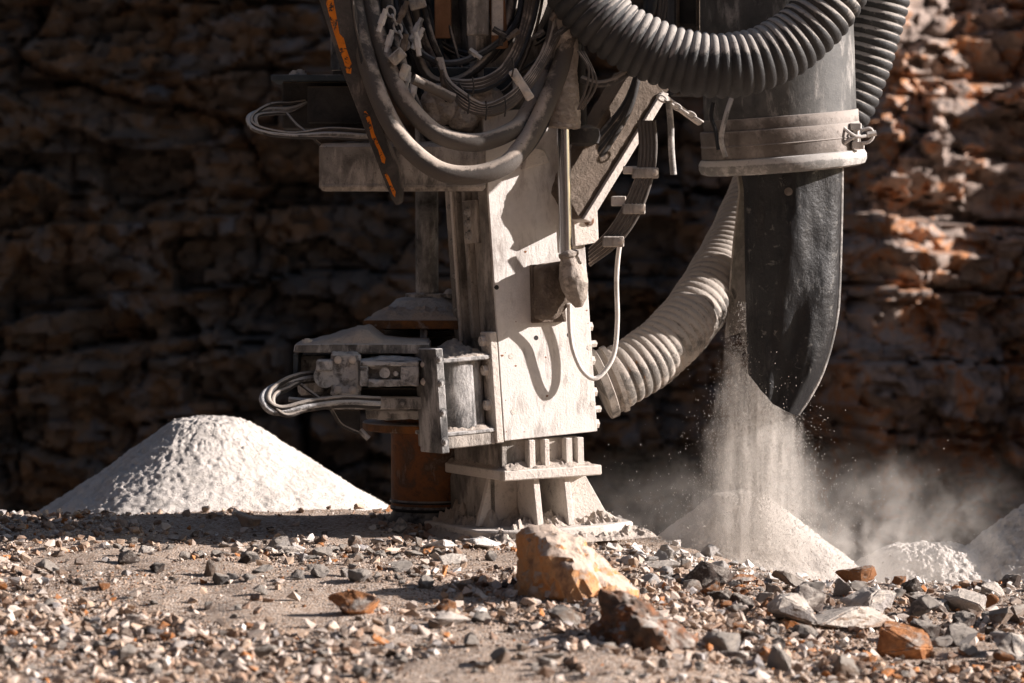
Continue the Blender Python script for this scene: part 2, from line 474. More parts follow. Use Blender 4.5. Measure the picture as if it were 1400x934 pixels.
CM = cliff_mat()
def rockface(u, v, seed):
    """relief (m) and block value of a layered, blocky face; u along, v up"""
    uw = u + .22 * fbm(u * .8, v * .8, 0, seed + 50); vw = v + .10 * fbm(u * .6, v * .6, 2, seed + 60) + .04 * u * np.sin(u * .3)
    r0, a0, b0, e0, dx0, dy0 = worley(uw / 2.2, vw / 1.2, seed)
    r1, a1, b1, e1, dx1, dy1 = worley(uw / .75, vw / .5, seed + 10)
    r2, a2, b2, e2, dx2, dy2 = worley(uw / .21, vw / .13, seed + 20)
    r3, a3, b3, e3, dx3, dy3 = worley(uw / .3, vw / .9, seed + 33)
    lay = vw / .62 + .3 * fbm(u * .2, v * .2, 5, seed + 31, 2); k = np.floor(lay); fr = lay - k
    d = .42 * (hsh(k, k * 0, k * 0, seed + 5) - .5) + .12 * sstep(0, 1, fr) - .3 * (1 - sstep(0, .07, fr)) * sstep(-.4, .4, fbm(u * .5, v * .5, 3, seed + 34, 2))
    d = d + .6 * (r0 - .5) + .8 * (a0 * dx0 + b0 * dy0)
    d = d + .34 * (r1 - .5) + .8 * (a1 * dx1 + b1 * dy1)
    d = d + .13 * (r2 - .5) + .4 * (a2 * dx2 + b2 * dy2) + .22 * (r3 - .5) * sstep(-.2, .3, fbm(u * .25, v * .5, 6, seed + 35, 2))
    d = d - .16 * (1 - sstep(0, .05, e0)) - .07 * (1 - sstep(0, .06, e1)) - .02 * (1 - sstep(0, .1, e2))
    d = d + .25 * fbm(u * .3, v * .5, 4, seed + 30, 3) + .035 * fbm(u * 6, v * 6, 4, seed + 40, 4, .6)
    return d, .4 * r1 + .3 * r2 + .3 * r0
cx = graded(-6.2, 6.6, .033, (-34, 34)); cz = graded(-1.8, 4.0, .033, (-5, 11))
CX, CZ = np.meshgrid(cx, cz, indexing='ij')
rel, blk = rockface(CX, CZ, 21)
bul = sstep(2.3, 3.5, CX + .5 * fbm(CX * .7, CZ * .7, 0, 91)) * (2.1 - .5 * np.clip(CX - 3.4, 0, 3))
CY = 18.0 + .12 * CZ - rel - bul
cliff = grid_mesh('cliff', CX, CY, CZ, CM, False, kind='structure')
ca = cliff.data.color_attributes.new('block', 'FLOAT_COLOR', 'POINT')
bb = np.repeat(blk.ravel()[:, None], 4, 1).astype(np.float32); ca.data.foreach_set('color', bb.ravel())
# rock behind the lip, so the top of the wall is ground
tx = np.linspace(-34, 34, 60); ty = np.linspace(19.0, 60, 30); TX, TY = np.meshgrid(tx, ty, indexing='ij')
grid_mesh('upper_bench', TX, TY, 10.7 + .25 * fbm(TX * .4, TY * .4, 0, 8) , CM, kind='structure')

# added rock spur, unseen at the right, shaped to shade most of the cliff
def spur():
    ys = np.arange(8.0, 19.4, .12); n = 90
    rows = []
    for y in ys:
        top = 2.75 + .35 * math.sin(y * 2.3) + (0 if y < 17.5 else min(1, (y - 17.5) / .3)) * 10.6 + (0 if y > 15.2 else min(1, (15.2 - y) / 1.5)) * 7
        out = [(8.6, -4.5)] + [(8.6 + .1 * k / 40, -4.5 + (top + 4.5) * k / 40) for k in range(1, 41)] + [(8.7 + 8 * k / 20, top) for k in range(1, 21)] + [(17, -4.5)]
        rows.append([(x, y, z) for x, z in out])
    A = np.array(rows)
    X, Y, Z = A[..., 0], A[..., 1], A[..., 2]
    rel, _ = rockface(Y * 1.0, Z * 1.0, 77)
    k = np.where(X < 8.75, 1, .0)
    X2 = X - .8 * rel * k; Z2 = Z + np.where((X >= 8.65) & (Z > 0), .18 * fbm(X * 1.2, Y * 1.2, 0, 4), 0)
    Y2 = Y + .25 * fbm(X * .8, Y * .8, Z * .8, 14)
    # close both ends
    X2 = np.concatenate([np.full((1, X.shape[1]), 12.), X2, np.full((1, X.shape[1]), 12.)]); Z2 = np.concatenate([Z2[:1] * 0 - 4, Z2, Z2[-1:] * 0 - 4]); Y2 = np.concatenate([Y2[:1], Y2, Y2[-1:]])
    grid_mesh('cliff_shade_spur', X2, Y2, Z2, CM, kind='structure')
spur()
def sky_block_wall(name, fn, u0, u1):  # added unseen rock walls that hold back low sky light
    u, v = np.meshgrid(np.arange(u0, u1, .35), np.arange(-5, 17, .35), indexing='ij')
    rel, _ = rockface(u * .6, v * .6, 140); X, Y, Z = fn(u, v, rel)
    k = grid_mesh(name, X, Y, Z, CM, kind='structure')
sky_block_wall('near_sky_block', lambda u, v, r: (u, -19.5 - .15 * v + r, v), -30, 26)
sky_block_wall('left_sky_block', lambda u, v, r: (-15.5 - .1 * v + r, u, v), -24, 22)

# ------------------------------------------------------------------ rig frame (the mast stands turned and slightly tilted)
YAW, LEAN = R(27), R(-3.8)
O = W(690, 603, 10.0)
MM = Matrix.Translation(O) @ Matrix.Rotation(LEAN, 4, 'Y') @ Matrix.Rotation(YAW, 4, 'Z')
MI = MM.inverted()
BM = Matrix.Translation(O) @ Matrix.Rotation(R(-1.2), 4, 'Y') @ Matrix.Rotation(YAW, 4, 'Z')   # foot
def ml(px, py, y=0.0, mi=MI):
    o = mi @ Vector((0, CAMY, CAMZ)); d = mi.to_3x3() @ (W(px, py, 1) - Vector((0, CAMY, CAMZ)))
    t = (y - o.y) / d.y; p = o + d * t
    return p.x, p.z
NF = (MM.to_3x3() @ Vector((0, -1, 0))); NL = (MM.to_3x3() @ Vector((-1, 0, 0))); NR = -NL
rig = thing('drilling_rig', 'dusty blast hole drilling rig mast with clamp, casing, cylinder and foot standing on gravel', 'drilling rig', (0, .1, 0))

# ---- mast
TOP = 2.9
mb = MB()
mb.box(.03, .345, .0125, .05, 0, TOP, MM)                      # front web
mb.box(.03, .05, .05, .33, 0, TOP, MM)                         # recessed left web
mb.box(.33, .35, .05, .33, 0, TOP, MM)
mb.box(-.005, .05, .255, .335, .0, TOP, MM, bev=.006)          # rear left rail
mb.box(.002, .03, .19, .215, .35, TOP, MM)                     # inner rib
mast = part('mast_column', mb, 'mast', rig, 'grey dusty mast column with stained recessed side')
mb = MB(); x1, z1 = ml(815, 330); 
mb.box(0, .362, 0, .012, 0, 1.13, MM, bev=.002)
panel = part('front_panel', mb, 'panel', mast, 'pale dusted flat front panel')
mb = MB(); mb.box(-.002, .028, .0125, .075, 0.0, TOP, MM, bev=.002); part('corner_post', mb, 'mast', mast)
for (px, py) in ((733, 462), (778, 458), (679, 393)):
    x, z = ml(px, py); c = Vector((x, -.0005, z))
    part('bolt_hole', MB().cyl(MM @ c, MM @ (c + Vector((0, .004, 0))), .0085, seg=16), 'dark', panel)
for (px, py) in ((699, 487), (702, 563), (806, 475), (811, 552)):
    x, z = ml(px, py); c = Vector((x, -.001, z))
    part('plug', MB().cyl(MM @ c, MM @ (c + Vector((0, .004, 0))), .010, seg=18), 'pale', panel)
g_ = random.Random(3)
for k in range(16):
    px, py = g_.choice([(g_.uniform(688, 815), g_.uniform(575, 594)), (g_.uniform(686, 694), g_.uniform(330, 590)), (g_.uniform(800, 815), g_.uniform(380, 585)), (g_.uniform(690, 812), g_.uniform(300, 590))])
    x, z = ml(px, py); n_ = 7; r_ = g_.uniform(.002, .006)
    if not (.004 < x < .358 and .006 < z): continue
    part('paint_chip', MB().prism([MM @ Vector((x + r_ * math.cos(6.283 * i / n_) * g_.uniform(.5, 1.4), -.0004, z + r_ * math.sin(6.283 * i / n_) * g_.uniform(.4, 1.2))) for i in range(n_)], MM.to_3x3() @ Vector((0, .002, 0)), 0), 'rust', panel)
for py in (446, 470, 493, 536, 560, 580):
    x, z = ml(819, py); c = Vector((.362, .035, z))
    part('flange_nut', MB().bolt(MM @ c, NR, .017 if py in (446, 493, 536, 580) else .013, .022 if py in (446, 493, 536, 580) else .034), 'pale', mast)
for k in range(9):
    z = .55 + k * .075 + .02 * math.sin(k * 3); c = Vector((.029, .10 + .02 * math.sin(k * 5), z))
    part('weld_stud', MB().cyl(MM @ c, MM @ (c + Vector((-.008, 0, 0))), .012 + .004 * math.sin(k), seg=14), 'greyblock', mast)
mb = MB()
mb.box(-.006, .03, .09, .20, .68, .83, MM)
p = part('side_bracket', mb, 'mast', mast)
for z in (.71, .75, .79): part('bolt', MB().bolt(MM @ Vector((-.006, .15, z)), NL, .013, .014), 'stain', p)

for k in range(7): part('rail_bolt', MB().bolt(MM @ Vector((-.005, .295, .45 + k * .12)), NL, .008, .008), 'stain', mast)
part('rail_strip', MB().box(-.012, -.005, .262, .28, .34, 1.3, MM, .001), 'pale', mast)
# upper mast rails seen between the hoses
mb = MB().box(.05, .10, -.03, .0, 1.34, TOP, MM); part('guide_rail', mb, 'brownlit', rig, 'brown vertical guide rail')
D0 = 9.98
def pbox(px0, px1, py0, py1, D, depth, bev=.003, rot=0):
    a, b = W(px0, py1, D), W(px1, py0, D)
    return MB().box(a.x, b.x, a.y, a.y + depth, a.z, b.z, None, bev)
part('guide_rail', pbox(594, 617, -180, 52, 10.05, .05), 'brownlit', rig, 'narrow brown column lit by the sun at the top')
part('rail_plate', pbox(638, 668, -180, 48, 9.93, .04), 'mast', rig)
part('rail_plate', pbox(672, 688, -180, 48, 9.97, .02), 'pale', rig)
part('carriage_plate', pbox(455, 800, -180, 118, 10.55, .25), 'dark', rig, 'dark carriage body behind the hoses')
part('carriage_plate', pbox(575, 705, 92, 128, 10.02, .18), 'bluedark', rig)
part('side_post', pbox(452, 466, -180, 96, 10.3, .04), 'mast', rig)
mb = MB()
for px, py, r in ((600, 142, .075), (655, 138, .06), (628, 160, .05)):
    c = W(px, py, 10.02)
    mb.prof(c + Vector((0, -.06, 0)), (0.3, 1, 0), [(r * .2, 0), (r * .8, .01), (r, .05), (r * .95, .16), (r * .5, .2)], 20)
part('rotary_motor', crust(mb, .008, 35, 3, 3, .015), 'caked', rig, 'rounded motor casings caked in dust')
part('cross_strut', MB().cyl(W(565, 108, 9.8), W(620, 135, 9.85), .018), 'hosepale', rig)

# ---- cross beam (wide dusty box) and upper cover box
a, b = W(436, 261, 9.93), W(664, 196, 9.93)
mb = MB().box(a.x, b.x, a.y, a.y + .22, a.z, b.z, None, .012)
mb.box(a.x + .012, b.x - .002, a.y - .004, a.y + .002, a.z + .012, a.z + .02, None, .001)
bm_ = part('cross_beam', mb, 'mast', rig, 'streaked grey horizontal box beam')
part('dust_heap', MB().heap(a.x + .01, b.x - .01, a.y + .01, a.y + .2, b.z, .008, seed=3), 'caked', bm_)
mb = pbox(370, 512, 102, 110, 10.0, .3, .002)
cv = part('cover_plate', mb, 'bluedark', rig, 'dark blue grey flat cover plate with a bolt on top')
part('bolt', MB().bolt(W(410, 101, 10.08), (0, 0, 1), .016, .012), 'pale', cv)
part('bolt', MB().bolt(W(402, 101, 10.05), (0, 0, 1), .012, .008), 'pale', cv)
mb = pbox(386, 505, 112, 176, 10.1, .2, .004)
mb.add(pbox(420, 500, 118, 168, 10.04, .05).v, pbox(420, 500, 118, 168, 10.04, .05).f)
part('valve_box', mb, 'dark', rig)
def hose(name, pts, r, m, parent=rig, label=None, seg=14, step=.014):
    P = [W(*p) for p in pts]
    return part(name, MB().tube(P, r, seg, step), m, parent, label, sharp=60)
for k, (dx, dy, r) in enumerate(((0, 0, .008), (10, 5, .007), (4, -7, .006))):
    hose('cable', [(505, 186 + dy, 9.95), (450, 183 + dy, 9.93), (400, 185 + dy * .4, 9.9), (350 + dx, 178 + dy * .6, 9.88), (340 + dx, 160, 9.92), (365 + dx, 150 + dy, 10.0), (400, 148 + dy, 10.08), (430, 135, 10.12)], r, 'hose' if k else 'stain')
hose('cable', [(392, 155, 10), (405, 170, 9.95), (420, 182, 9.93), (440, 200, 9.95)], .005, 'hose')

# ---- striped guard blade
out = [(434, -60), (436, 0), (452, 50), (466, 95), (484, 140), (503, 190), (522, 240), (535, 272), (541, 281), (547, 276), (548, 258), (542, 225), (528, 190), (515, 150), (503, 110), (492, 60), (482, 0), (480, -60)]
bl = part('guard_blade', MB().prism([W(x, y, 9.88) for x, y in out], (.01, .035, .0), .004), 'bladegrey', rig, 'long dark tapered guard blade with flaking orange stripes')
st1 = [(440, -50), (446, 5), (455, 40), (464, 68), (470, 84), (474, 100), (480, 101), (481, 88), (474, 68), (470, 52), (464, 46), (460, 22), (455, -5), (452, -50)]
st2 = [(497, 152), (503, 168), (508, 188), (517, 205), (522, 222), (526, 224), (527, 216), (518, 197), (512, 183), (506, 160), (500, 152)]
st3 = [(525, 237), (531, 250), (537, 266), (540, 270), (541, 262), (537, 255), (532, 242), (528, 236)]
for s_ in (st1, st2, st3):
    part('paint_stripe', MB().prism([W(x, y, 9.88) + Vector((0, -.001, 0)) for x, y in s_], (0, .003, 0), 0), 'orangepaint', bl, 'orange paint stripe')
part('guard_rib', MB().tube([W(478, -20, 9.86), W(490, 60, 9.86), W(503, 120, 9.86)], .006), 'dark', bl)

# ---- heavy hanging hoses
hose('drape_hose', [(498, -60, 10.01), (505, 0, 9.98), (520, 62, 9.92), (548, 130, 9.86), (596, 182, 9.81), (650, 195, 9.81), (698, 180, 9.86), (720, 158, 9.94), (742, 110, 10.05), (765, 30, 10.15), (775, -60, 10.20)], .031, 'hosepale', label='thick pale dusty hose, upper of the two wide loops', seg=22)
hose('drape_hose', [(480, -60, 10.00), (486, 0, 9.98), (503, 90, 9.88), (540, 178, 9.81), (590, 228, 9.76), (640, 240, 9.76), (690, 226, 9.79), (722, 190, 9.86), (752, 130, 9.92), (775, 60, 9.96), (790, -60, 10.01)], .033, 'hosepale', label='thick dusty hose, lower of the two wide loops', seg=22)
hose('drape_hose', [(800, -60, 10.06), (790, 30, 10.04), (765, 110, 9.98), (730, 180, 9.94), (706, 212, 9.92)], .034, 'hoseblue', label='thick dark rubber hose curving down from the right', seg=22)
hose('drape_hose', [(525, -60, 9.98), (530, 10, 9.98), (546, 80, 9.96), (565, 140, 9.96), (590, 190, 10.01)], .022, 'hose')
hose('drape_hose', [(558, -60, 10.05), (566, 0, 10.03), (580, 55, 10.06), (600, 95, 10.04), (618, 125, 10.02)], .013, 'hosepale')
hose('drape_hose', [(572, -60, 10.05), (578, 0, 10.03), (592, 55, 10.02), (612, 100, 10.04), (624, 128, 10.02)], .010, 'hose')
hose('drape_hose', [(548, -60, 10.10), (556, 20, 10.08), (575, 85, 10.05), (604, 130, 10.02)], .012, 'hoseblue')
hose('thin_cable', [(480, -60, 9.84), (484, 20, 9.84), (492, 60, 9.84), (502, 92, 9.84)], .004, 'hosepale')
g_ = random.Random(5)
for k in range(22):
    x0 = g_.uniform(500, 600); x1 = g_.uniform(690, 790); lo = g_.uniform(70, 160); D_ = g_.uniform(10.0, 10.3)
    hose('tangled_hose', [(x0, -60, D_ + .05), (x0 + g_.uniform(5, 25), lo * .4, D_), ((x0 * 2 + x1) / 3, lo, D_ - .03), ((x0 + x1 * 2) / 3, lo * g_.uniform(.75, 1.05), D_ - .03), (x1 - g_.uniform(0, 20), lo * .35, D_), (x1 + 8, -60, D_ + .05)], g_.choice([.006, .009, .012, .016]), g_.choice(['hoseblue', 'hose', 'hoseblue', 'hose', 'bluedark']), seg=10, step=.02)
for k in range(14):
    c = W(g_.uniform(520, 610), g_.uniform(5, 120), g_.uniform(9.84, 9.95)); d_ = Vector((g_.uniform(-.5, .5), -.1, -1)).normalized()
    mb = MB().cyl(c, c + d_ * .035, .013, seg=6); mb.cyl(c + d_ * .035, c + d_ * .06, .009, seg=10); mb.cyl(c - d_ * .02, c, .009, seg=10)
    part('hose_fitting', mb, g_.choice(['latch', 'stain', 'brown']), rig)
for k in range(10):
    c = W(g_.uniform(640, 780), g_.uniform(10, 120), g_.uniform(9.9, 10.0)); d_ = Vector((g_.uniform(-1, 1), -.1, -.6)).normalized()
    mb = MB().cyl(c, c + d_ * .03, .012, seg=6); mb.cyl(c + d_ * .03, c + d_ * .05, .008, seg=10)
    part('hose_fitting', mb, g_.choice(['stain', 'dark', 'brown']), rig)
# hose clamps
def clampblk(p0, p1, wid, D, m='stain', parent=rig, name='hose_clamp'):
    a, b = W(*p0, D), W(*p1, D); d = (b - a); L = d.length
    q = d.to_track_quat('X', 'Z').to_matrix().to_4x4()
    mb = MB().box(0, L, -wid / 2, wid / 2, -wid / 2.6, wid / 2.6, Matrix.Translation(a) @ q, .004)
    for t in (.25, .75):
        c = a + d * t
        mb.bolt(c + Vector((0, -wid / 2, 0)), (0, -1, 0), .008, .008)
    return part(name, mb, m, parent)
clampblk((494, 112), (560, 100), .05, 10.08)
clampblk((700, 96), (726, 136), .04, 9.88, 'pale')
clampblk((560, 8), (582, 2), .05, 10.01, 'mast')
clampblk((535, 85), (552, 70), .05, 9.86, 'mast')
clampblk((548, 110), (556, 88), .035, 9.88, 'pale')
clampblk((606, 135), (632, 118), .045, 9.96, 'dark')
# chain links
def chain(p0, p1, n, r=.012, name='chain', D=9.95):
    mb = MB()
    a, b = W(*p0, D), W(*p1, D); d = (b - a); u = d.normalized(); side = Vector((0, -1, 0)); s2 = u.cross(side)
    for k in range(n):
        c = a + d * ((k + .5) / n); hl = d.length / n * .62; w_ = side if k % 2 else s2
        ring = []
        for i in range(16):
            t = 2 * math.pi * i / 16
            ring.append(c + u * (hl * math.cos(t)) + w_ * (r * math.sin(t)))
        mb.tube(ring + [ring[0]], r * .32, 8, .004)
    return part(name, mb, 'latch', rig)
chain((532, 10.20), (556, 66), 5, .013)
chain((900, 132), (960, 166), 6, 0.010, D=10.1)
# pale cable bundle across the middle
for k in range(5):
    o_ = k * 5 - 10
    hose('bundled_cable', [(600 - o_ * .3, 80, 9.96), (612, 112 + o_ * .3, 9.92), (632, 136 + o_ * .9, 9.88), (662, 150 + o_ * .6, 9.86), (694, 140 + o_ * .8, 9.86), (722 + o_ * .3, 112 + o_ * .5, 9.88), (748 + o_ * .5, 70, 9.92), (765 + o_, 20, 9.96), (772 + o_, -60, 9.96)], .0085, 'hosepale' if k != 1 else 'hose', seg=10)
for k in range(4):
    o_ = k * 6 - 9
    hose('bundled_cable', [(612, 112 + o_ * .3, 9.98), (640, 118 + o_ * .7, 9.95), (670, 112 + o_ * .8, 9.94), (698 + o_ * .4, 88 + o_ * .6, 9.96), (722 + o_ * .7, 30, 10.00), (736 + o_, -60, 10.04)], .0095, 'hosepale' if k < 3 else 'hoseblue', seg=10)
for k in range(3):
    hose('bundled_cable', [(620, 112 + k * 6, 10.00), (650, 92 + k * 6, 10.02), (680 + k * 6, 62, 10.06), (702 + k * 9, 10, 10.05), (712 + k * 10, -60, 10.10)], .008, 'hoseblue', seg=10)
for (x, y) in ((664, 151), (640, 142), (700, 92), (646, 118), (690, 146)):
    c = W(x, y, 9.86); part('cable_tie', MB().tube([c + Vector((0, -.025, .03)), c + Vector((.005, -.035, 0)), c + Vector((0, -.025, -.03)), c + Vector((0, .02, -.03))], .003, 8, .008), 'dark', rig)

# ---- hydraulic cylinder
ax0, ax1 = W(773, 348, 9.97), W(767, 60, 9.97)
axd = (ax1 - ax0).normalized()
cyl = part('hydraulic_cylinder', crust(MB().prof(W(770, 176, 9.97), W(774, 60, 9.97) - W(770, 176, 9.97), [(.045, 0), (.058, .004), (.058, .03), (.056, .06), (.047, .15), (.042, .2), (.040, .62)], 32), .0022, 60, 4, 1, .006), 'caked', rig, 'dust caked cylinder barrel')
part('piston_rod', MB().cyl(W(774, 352, 9.97), W(770, 170, 9.97), .0225, seg=36), 'chrome', cyl, 'shiny chromed piston rod')
part('side_pipe', MB().cyl(W(794, 172, 10.05), W(790, 60, 10.05), .022, seg=20), 'dark', cyl)
part('pipe_end', MB().prof(W(797, 200, 10.06), (0, 0, 1), [(.02, 0), (.055, .01), (.06, .035), (.055, .06), (.02, .075)], 24), 'dark', cyl)
def mpoly(pts, y, th, m=None, bev=.003):
    return MB().prism([MM @ Vector((ml(px, py, y)[0], y, ml(px, py, y)[1])) for px, py in pts], MM.to_3x3() @ Vector((0, th, 0)), bev)
bp_ = part('mount_plate', mpoly([(727, 362), (768, 360), (775, 440), (729, 442)], -.02, .02), 'brown', rig, 'brown dust caked bracket plate')
cl = part('clevis', crust(mpoly([(742, 362), (775, 357), (792, 366), (797, 388), (786, 410), (762, 438), (742, 436)], -.095, .08, bev=.010), .002, 60, 4, 2, .01), 'brown', rig, sharp=60)
mb = MB()
c0 = W(775, 345, 9.98)
mb.prof(W(776, 342, 9.97), (W(792, 420, 9.98) - W(776, 342, 9.97)), [(.022, 0), (.036, .01), (.036, .02), (.030, .026), (.040, .06), (.050, .09), (.048, .12), (.032, .17), (.012, .2)], 28)
v = np.array(mb.v); nn = fbm(v[:, 0] * 45, v[:, 1] * 45, v[:, 2] * 45, 5)
v[:, 0] += .003 * nn
mb.v = [tuple(t) for t in v]
part('rod_eye', crust(mb, .0018, 70, 2, 3, .006), 'caked', cl, 'rod end caked in pale dust')
for (px, py) in ((739, 373), (741, 430)):
    x, z = ml(px, py, -.02); part('bolt', MB().bolt(MM @ Vector((x, -.02, z)), NF, .015, .02), 'caked', bp_)

# ---- diagonal brace with bottom mount
br = [(790, 296), (772, 262), (780, 232), (862, 96), (915, 122), (806, 292), (799, 300)]
brc = part('diagonal_brace', crust(mpoly(br, -.10, .12), .002, 50, 5, 4, .012), 'brown', rig, 'dark dust caked diagonal brace')
part('brace_flange', mpoly([(797, 300), (905, 126), (915, 128), (808, 304)], -.115, .14), 'pale', brc, 'pale edge flange of the brace')
part('brace_flange', mpoly([(905, 122), (912, 130), (962, 166), (958, 172), (908, 136)], -.10, .02), 'pale', brc)
p = part('mount_plate', mpoly([(783, 285), (817, 283), (819, 331), (786, 337)], -.028, .027), 'pale', rig, 'pale mount plate')
x, z = ml(805, 302, -.028); part('bolt', MB().bolt(MM @ Vector((x, -.028, z)), NF, .013, .012), 'rust', p)
part('panel_lug', mpoly([(716, 232), (722, 200), (745, 205), (752, 222)], -.02, .02), 'pale', rig)

# dark clutter of hoses behind the brace
for k in range(4):
    hose('rear_hose', [(800, 200 + k * 12, 10.1), (830, 175 + k * 8, 10.1), (862, 130 + k * 4, 10.1), (880, 60, 10.1), (890 + k * 6, -60, 10.1)], .014, 'hose' if k % 2 else 'hoseblue')
hose('rear_hose', [(795, 108, 9.95), (820, 115, 9.93), (850, 105, 9.93), (880, 80, 9.95)], .013, 'hose')
for k in range(3):
    hose('thin_cable', [(790 + k * 4, 70, 9.85), (805 + k * 5, 95 + k * 6, 9.83), (800 + k * 6, 125, 9.84), (790 + k * 3, 150, 9.86)], .004, 'hosepale')
for k in range(3): hose('thin_cable', [(905 + k * 4, -60, 10.3), (902 + k * 4, 10, 10.3), (893 + k * 3, 60, 10.3)], .006, 'hosepale')
hose('hanging_strap', [(914, 138, 9.95), (917, 170, 9.95), (918, 205, 9.95), (921, 240, 9.95)], .011, 'lip')

# ---- cable bundle on the right of the mast
for k in range(5):
    o_ = (k - 2)
    hose('bundled_cable', [(884 + o_ * 5, 165, 9.98), (886 + o_ * 5, 205, 9.97), (880 + o_ * 5, 245, 9.96), (862 + o_ * 5, 290 + o_ * 2, 9.96), (838 + o_ * 3, 325 + o_ * 4, 9.98), (806, 352 + o_ * 5, 10.02)], .0075, 'hosepale', seg=10)
for (x, y, wd) in ((882, 236, 34), (866, 285, 30), (838, 330, 28)):
    p = part('cable_clip', pbox(x - wd * .5, x + wd * .55, y - 7, y + 8, 9.95, .05, .004), 'mast', rig)
    part('bolt', MB().bolt(W(x + wd * .4, y, 9.93), (0, -1, 0), .008, .01), 'pale', p)
part('clip_arm', pbox(852, 872, 227, 238, 9.97, .03), 'pale', rig)
part('clip_arm', pbox(836, 856, 268, 282, 9.97, .03), 'pale', rig)
hose('thin_white_cable', [(858, 290, 10.04), (848, 330, 10.06), (843, 380, 10.08), (844, 440, 10.10), (838, 488, 10.10), (816, 517, 10.085), (797, 508, 10.07), (784, 480, 10.06), (779, 450, 10.05), (778, 415, 10.02)], .0085, 'panel', label='thin white cable hanging in a loop in front of the pale panel', seg=12)

# ---- clamp housing bolted to the left of the mast
z6, z4 = -.0, .36
hs = part('bolted_flange', MB().box(-.03, -.003, .0, .075, -.005, .375, MM, .003), 'pale', rig, 'pale vertical flange with four bolts')
for z in (.345, .245, .125, .025): part('bolt', MB().bolt(MM @ Vector((-.03, .035, z)), NL, .019, .02), 'pale', hs)
mb = MB(); c = MM @ Vector((-.12, .13, .04)); mb.cyl(c, MM @ Vector((-.12, .13, .30)), .105, seg=40)
hd = part('clamp_housing', mb, 'stain', rig, 'stained round clamp housing between two shelves')
s1 = part('shelf_plate', MB().box(-.215, -.03, .005, .26, .283, .298, MM, .003), 'stain', hd)
part('dust_heap', MB().heap(-.212, -.032, .008, .25, .297, .045, MM, seed=8, peak=(.8, .8)), 'caked', s1)
s2 = part('shelf_plate', MB().box(-.215, -.03, .005, .26, .034, .048, MM, .003), 'stain', hd)
part('dust_heap', MB().heap(-.212, -.032, .008, .25, .047, .035, MM, seed=9, peak=(.7, .5)), 'caked', s2)
part('lower_band', MB().box(-.21, -.03, .01, .25, -.008, .034, MM, .003), 'mast', hd)
lf = part('bolted_flange', MB().box(-.245, -.2155, -.01, .16, -.02, .335, MM, .003), 'stain', rig, 'streaked grey vertical flange at the left')
for z in (.30, .22, .12, .02): part('bolt', MB().bolt(MM @ Vector((-.23, -.01, z)), NF, .010, .008), 'stain', lf)

# ---- casing, hub and drill rod
AX = W(587, 640, 10.5).x; AY = .5
def zat(py, D=10.5): return CAMZ - (py - PY0) / F * D
cs = part('casing_pipe', MB().prof((AX, AY, zat(692)), (0, 0, 1), [(.137, 0), (.137, zat(586) - zat(692)), (.12, zat(586) - zat(692))], 64), 'rust', rig, 'rust brown casing pipe')
part('flange_ring', MB().prof((AX, AY, zat(587)), (0, 0, 1), [(.235, 0), (.24, .004), (.24, .026), (.235, .03), (.12, .03)], 64), 'rustedge', cs, 'rust orange flange ring')
part('collar', MB().prof((AX, AY, zat(575)), (0, 0, 1), [(.165, 0), (.165, .04), (.2, .045), (.2, .075)], 48), 'rust', cs)
part('rubber_ring', MB().prof((AX, AY, zat(697)), (0, 0, 1), [(.125, 0), (.139, .004), (.142, .012), (.139, .02), (.125, .022), (.125, .026), (.14, .03), (.142, .036), (.139, .042), (.12, .044)], 64), 'ring', cs)
part('skirt', MB().prof((AX, AY, float(hg(AX, AY)) - .05), (0, 0, 1), [(.16, 0), (.15, .05), (.132, zat(697) - float(hg(AX, AY)) + .05)], 48), 'ring', cs)
# hub
hb = part('rotary_hub', MB().prof((AX - .01, AY, zat(471)), (0, 0, 1), [(.16, 0), (.16, .03), (.15, .035), (.15, .05), (.17, .055)], 40), 'dark', rig)
part('hub_plate', MB().box(W(497, 0, 10.27).x, W(632, 0, 10.27).x, .26, .6, zat(450, 10.27), zat(437, 10.27), None, .003), 'rustedge', hb, 'rust orange edged plate')
for px in (499, 574): part('hub_post', pbox(px, px + 10, 449, 472, 10.28, .03), 'stain', hb)
x0, x1 = W(499, 0, 10.28).x, W(632, 0, 10.28).x
mb = MB().prof((AX, AY, zat(437, 10.3)), (0, 0, 1), [(.19, 0), (.165, .03), (.12, .065), (.085, .075), (.085, .085)], 48)
part('hub_cone', crust(mb, .005, 30, 3, 7, .015), 'greyblock', hb)
part('dust_heap', MB().heap(x0 + .01, x1, .265, .57, zat(437, 10.28), .05, seed=12, peak=(.6, .6), sharp=.9), 'caked', hb, 'grey powder heaped on the hub')
part('hub_collar', MB().prof((AX, AY, zat(413)), (0, 0, 1), [(.075, 0), (.075, .02), (.055, .024), (.055, .03)], 32), 'greyblock', hb)
mb = MB()
for k in range(7): 
    c = Vector((AX + .10 + .03 * math.sin(k * 2.1), AY - .06 + .02 * math.cos(k * 1.7), zat(410) + .012 * (k % 3)))
    mb.prof(c - Vector((0, 0, .02)), (0, 0, 1), [(.006, 0), (.02, .008), (.022, .02), (.012, .034), (.003, .038)], 10)
part('seal_lumps', mb, 'stain', hb)
part('drill_rod', MB().cyl((AX - .008, AY, zat(412)), (AX - .014, AY, 2.6), .041, seg=40), M['stain'], rig, 'grey drill rod')

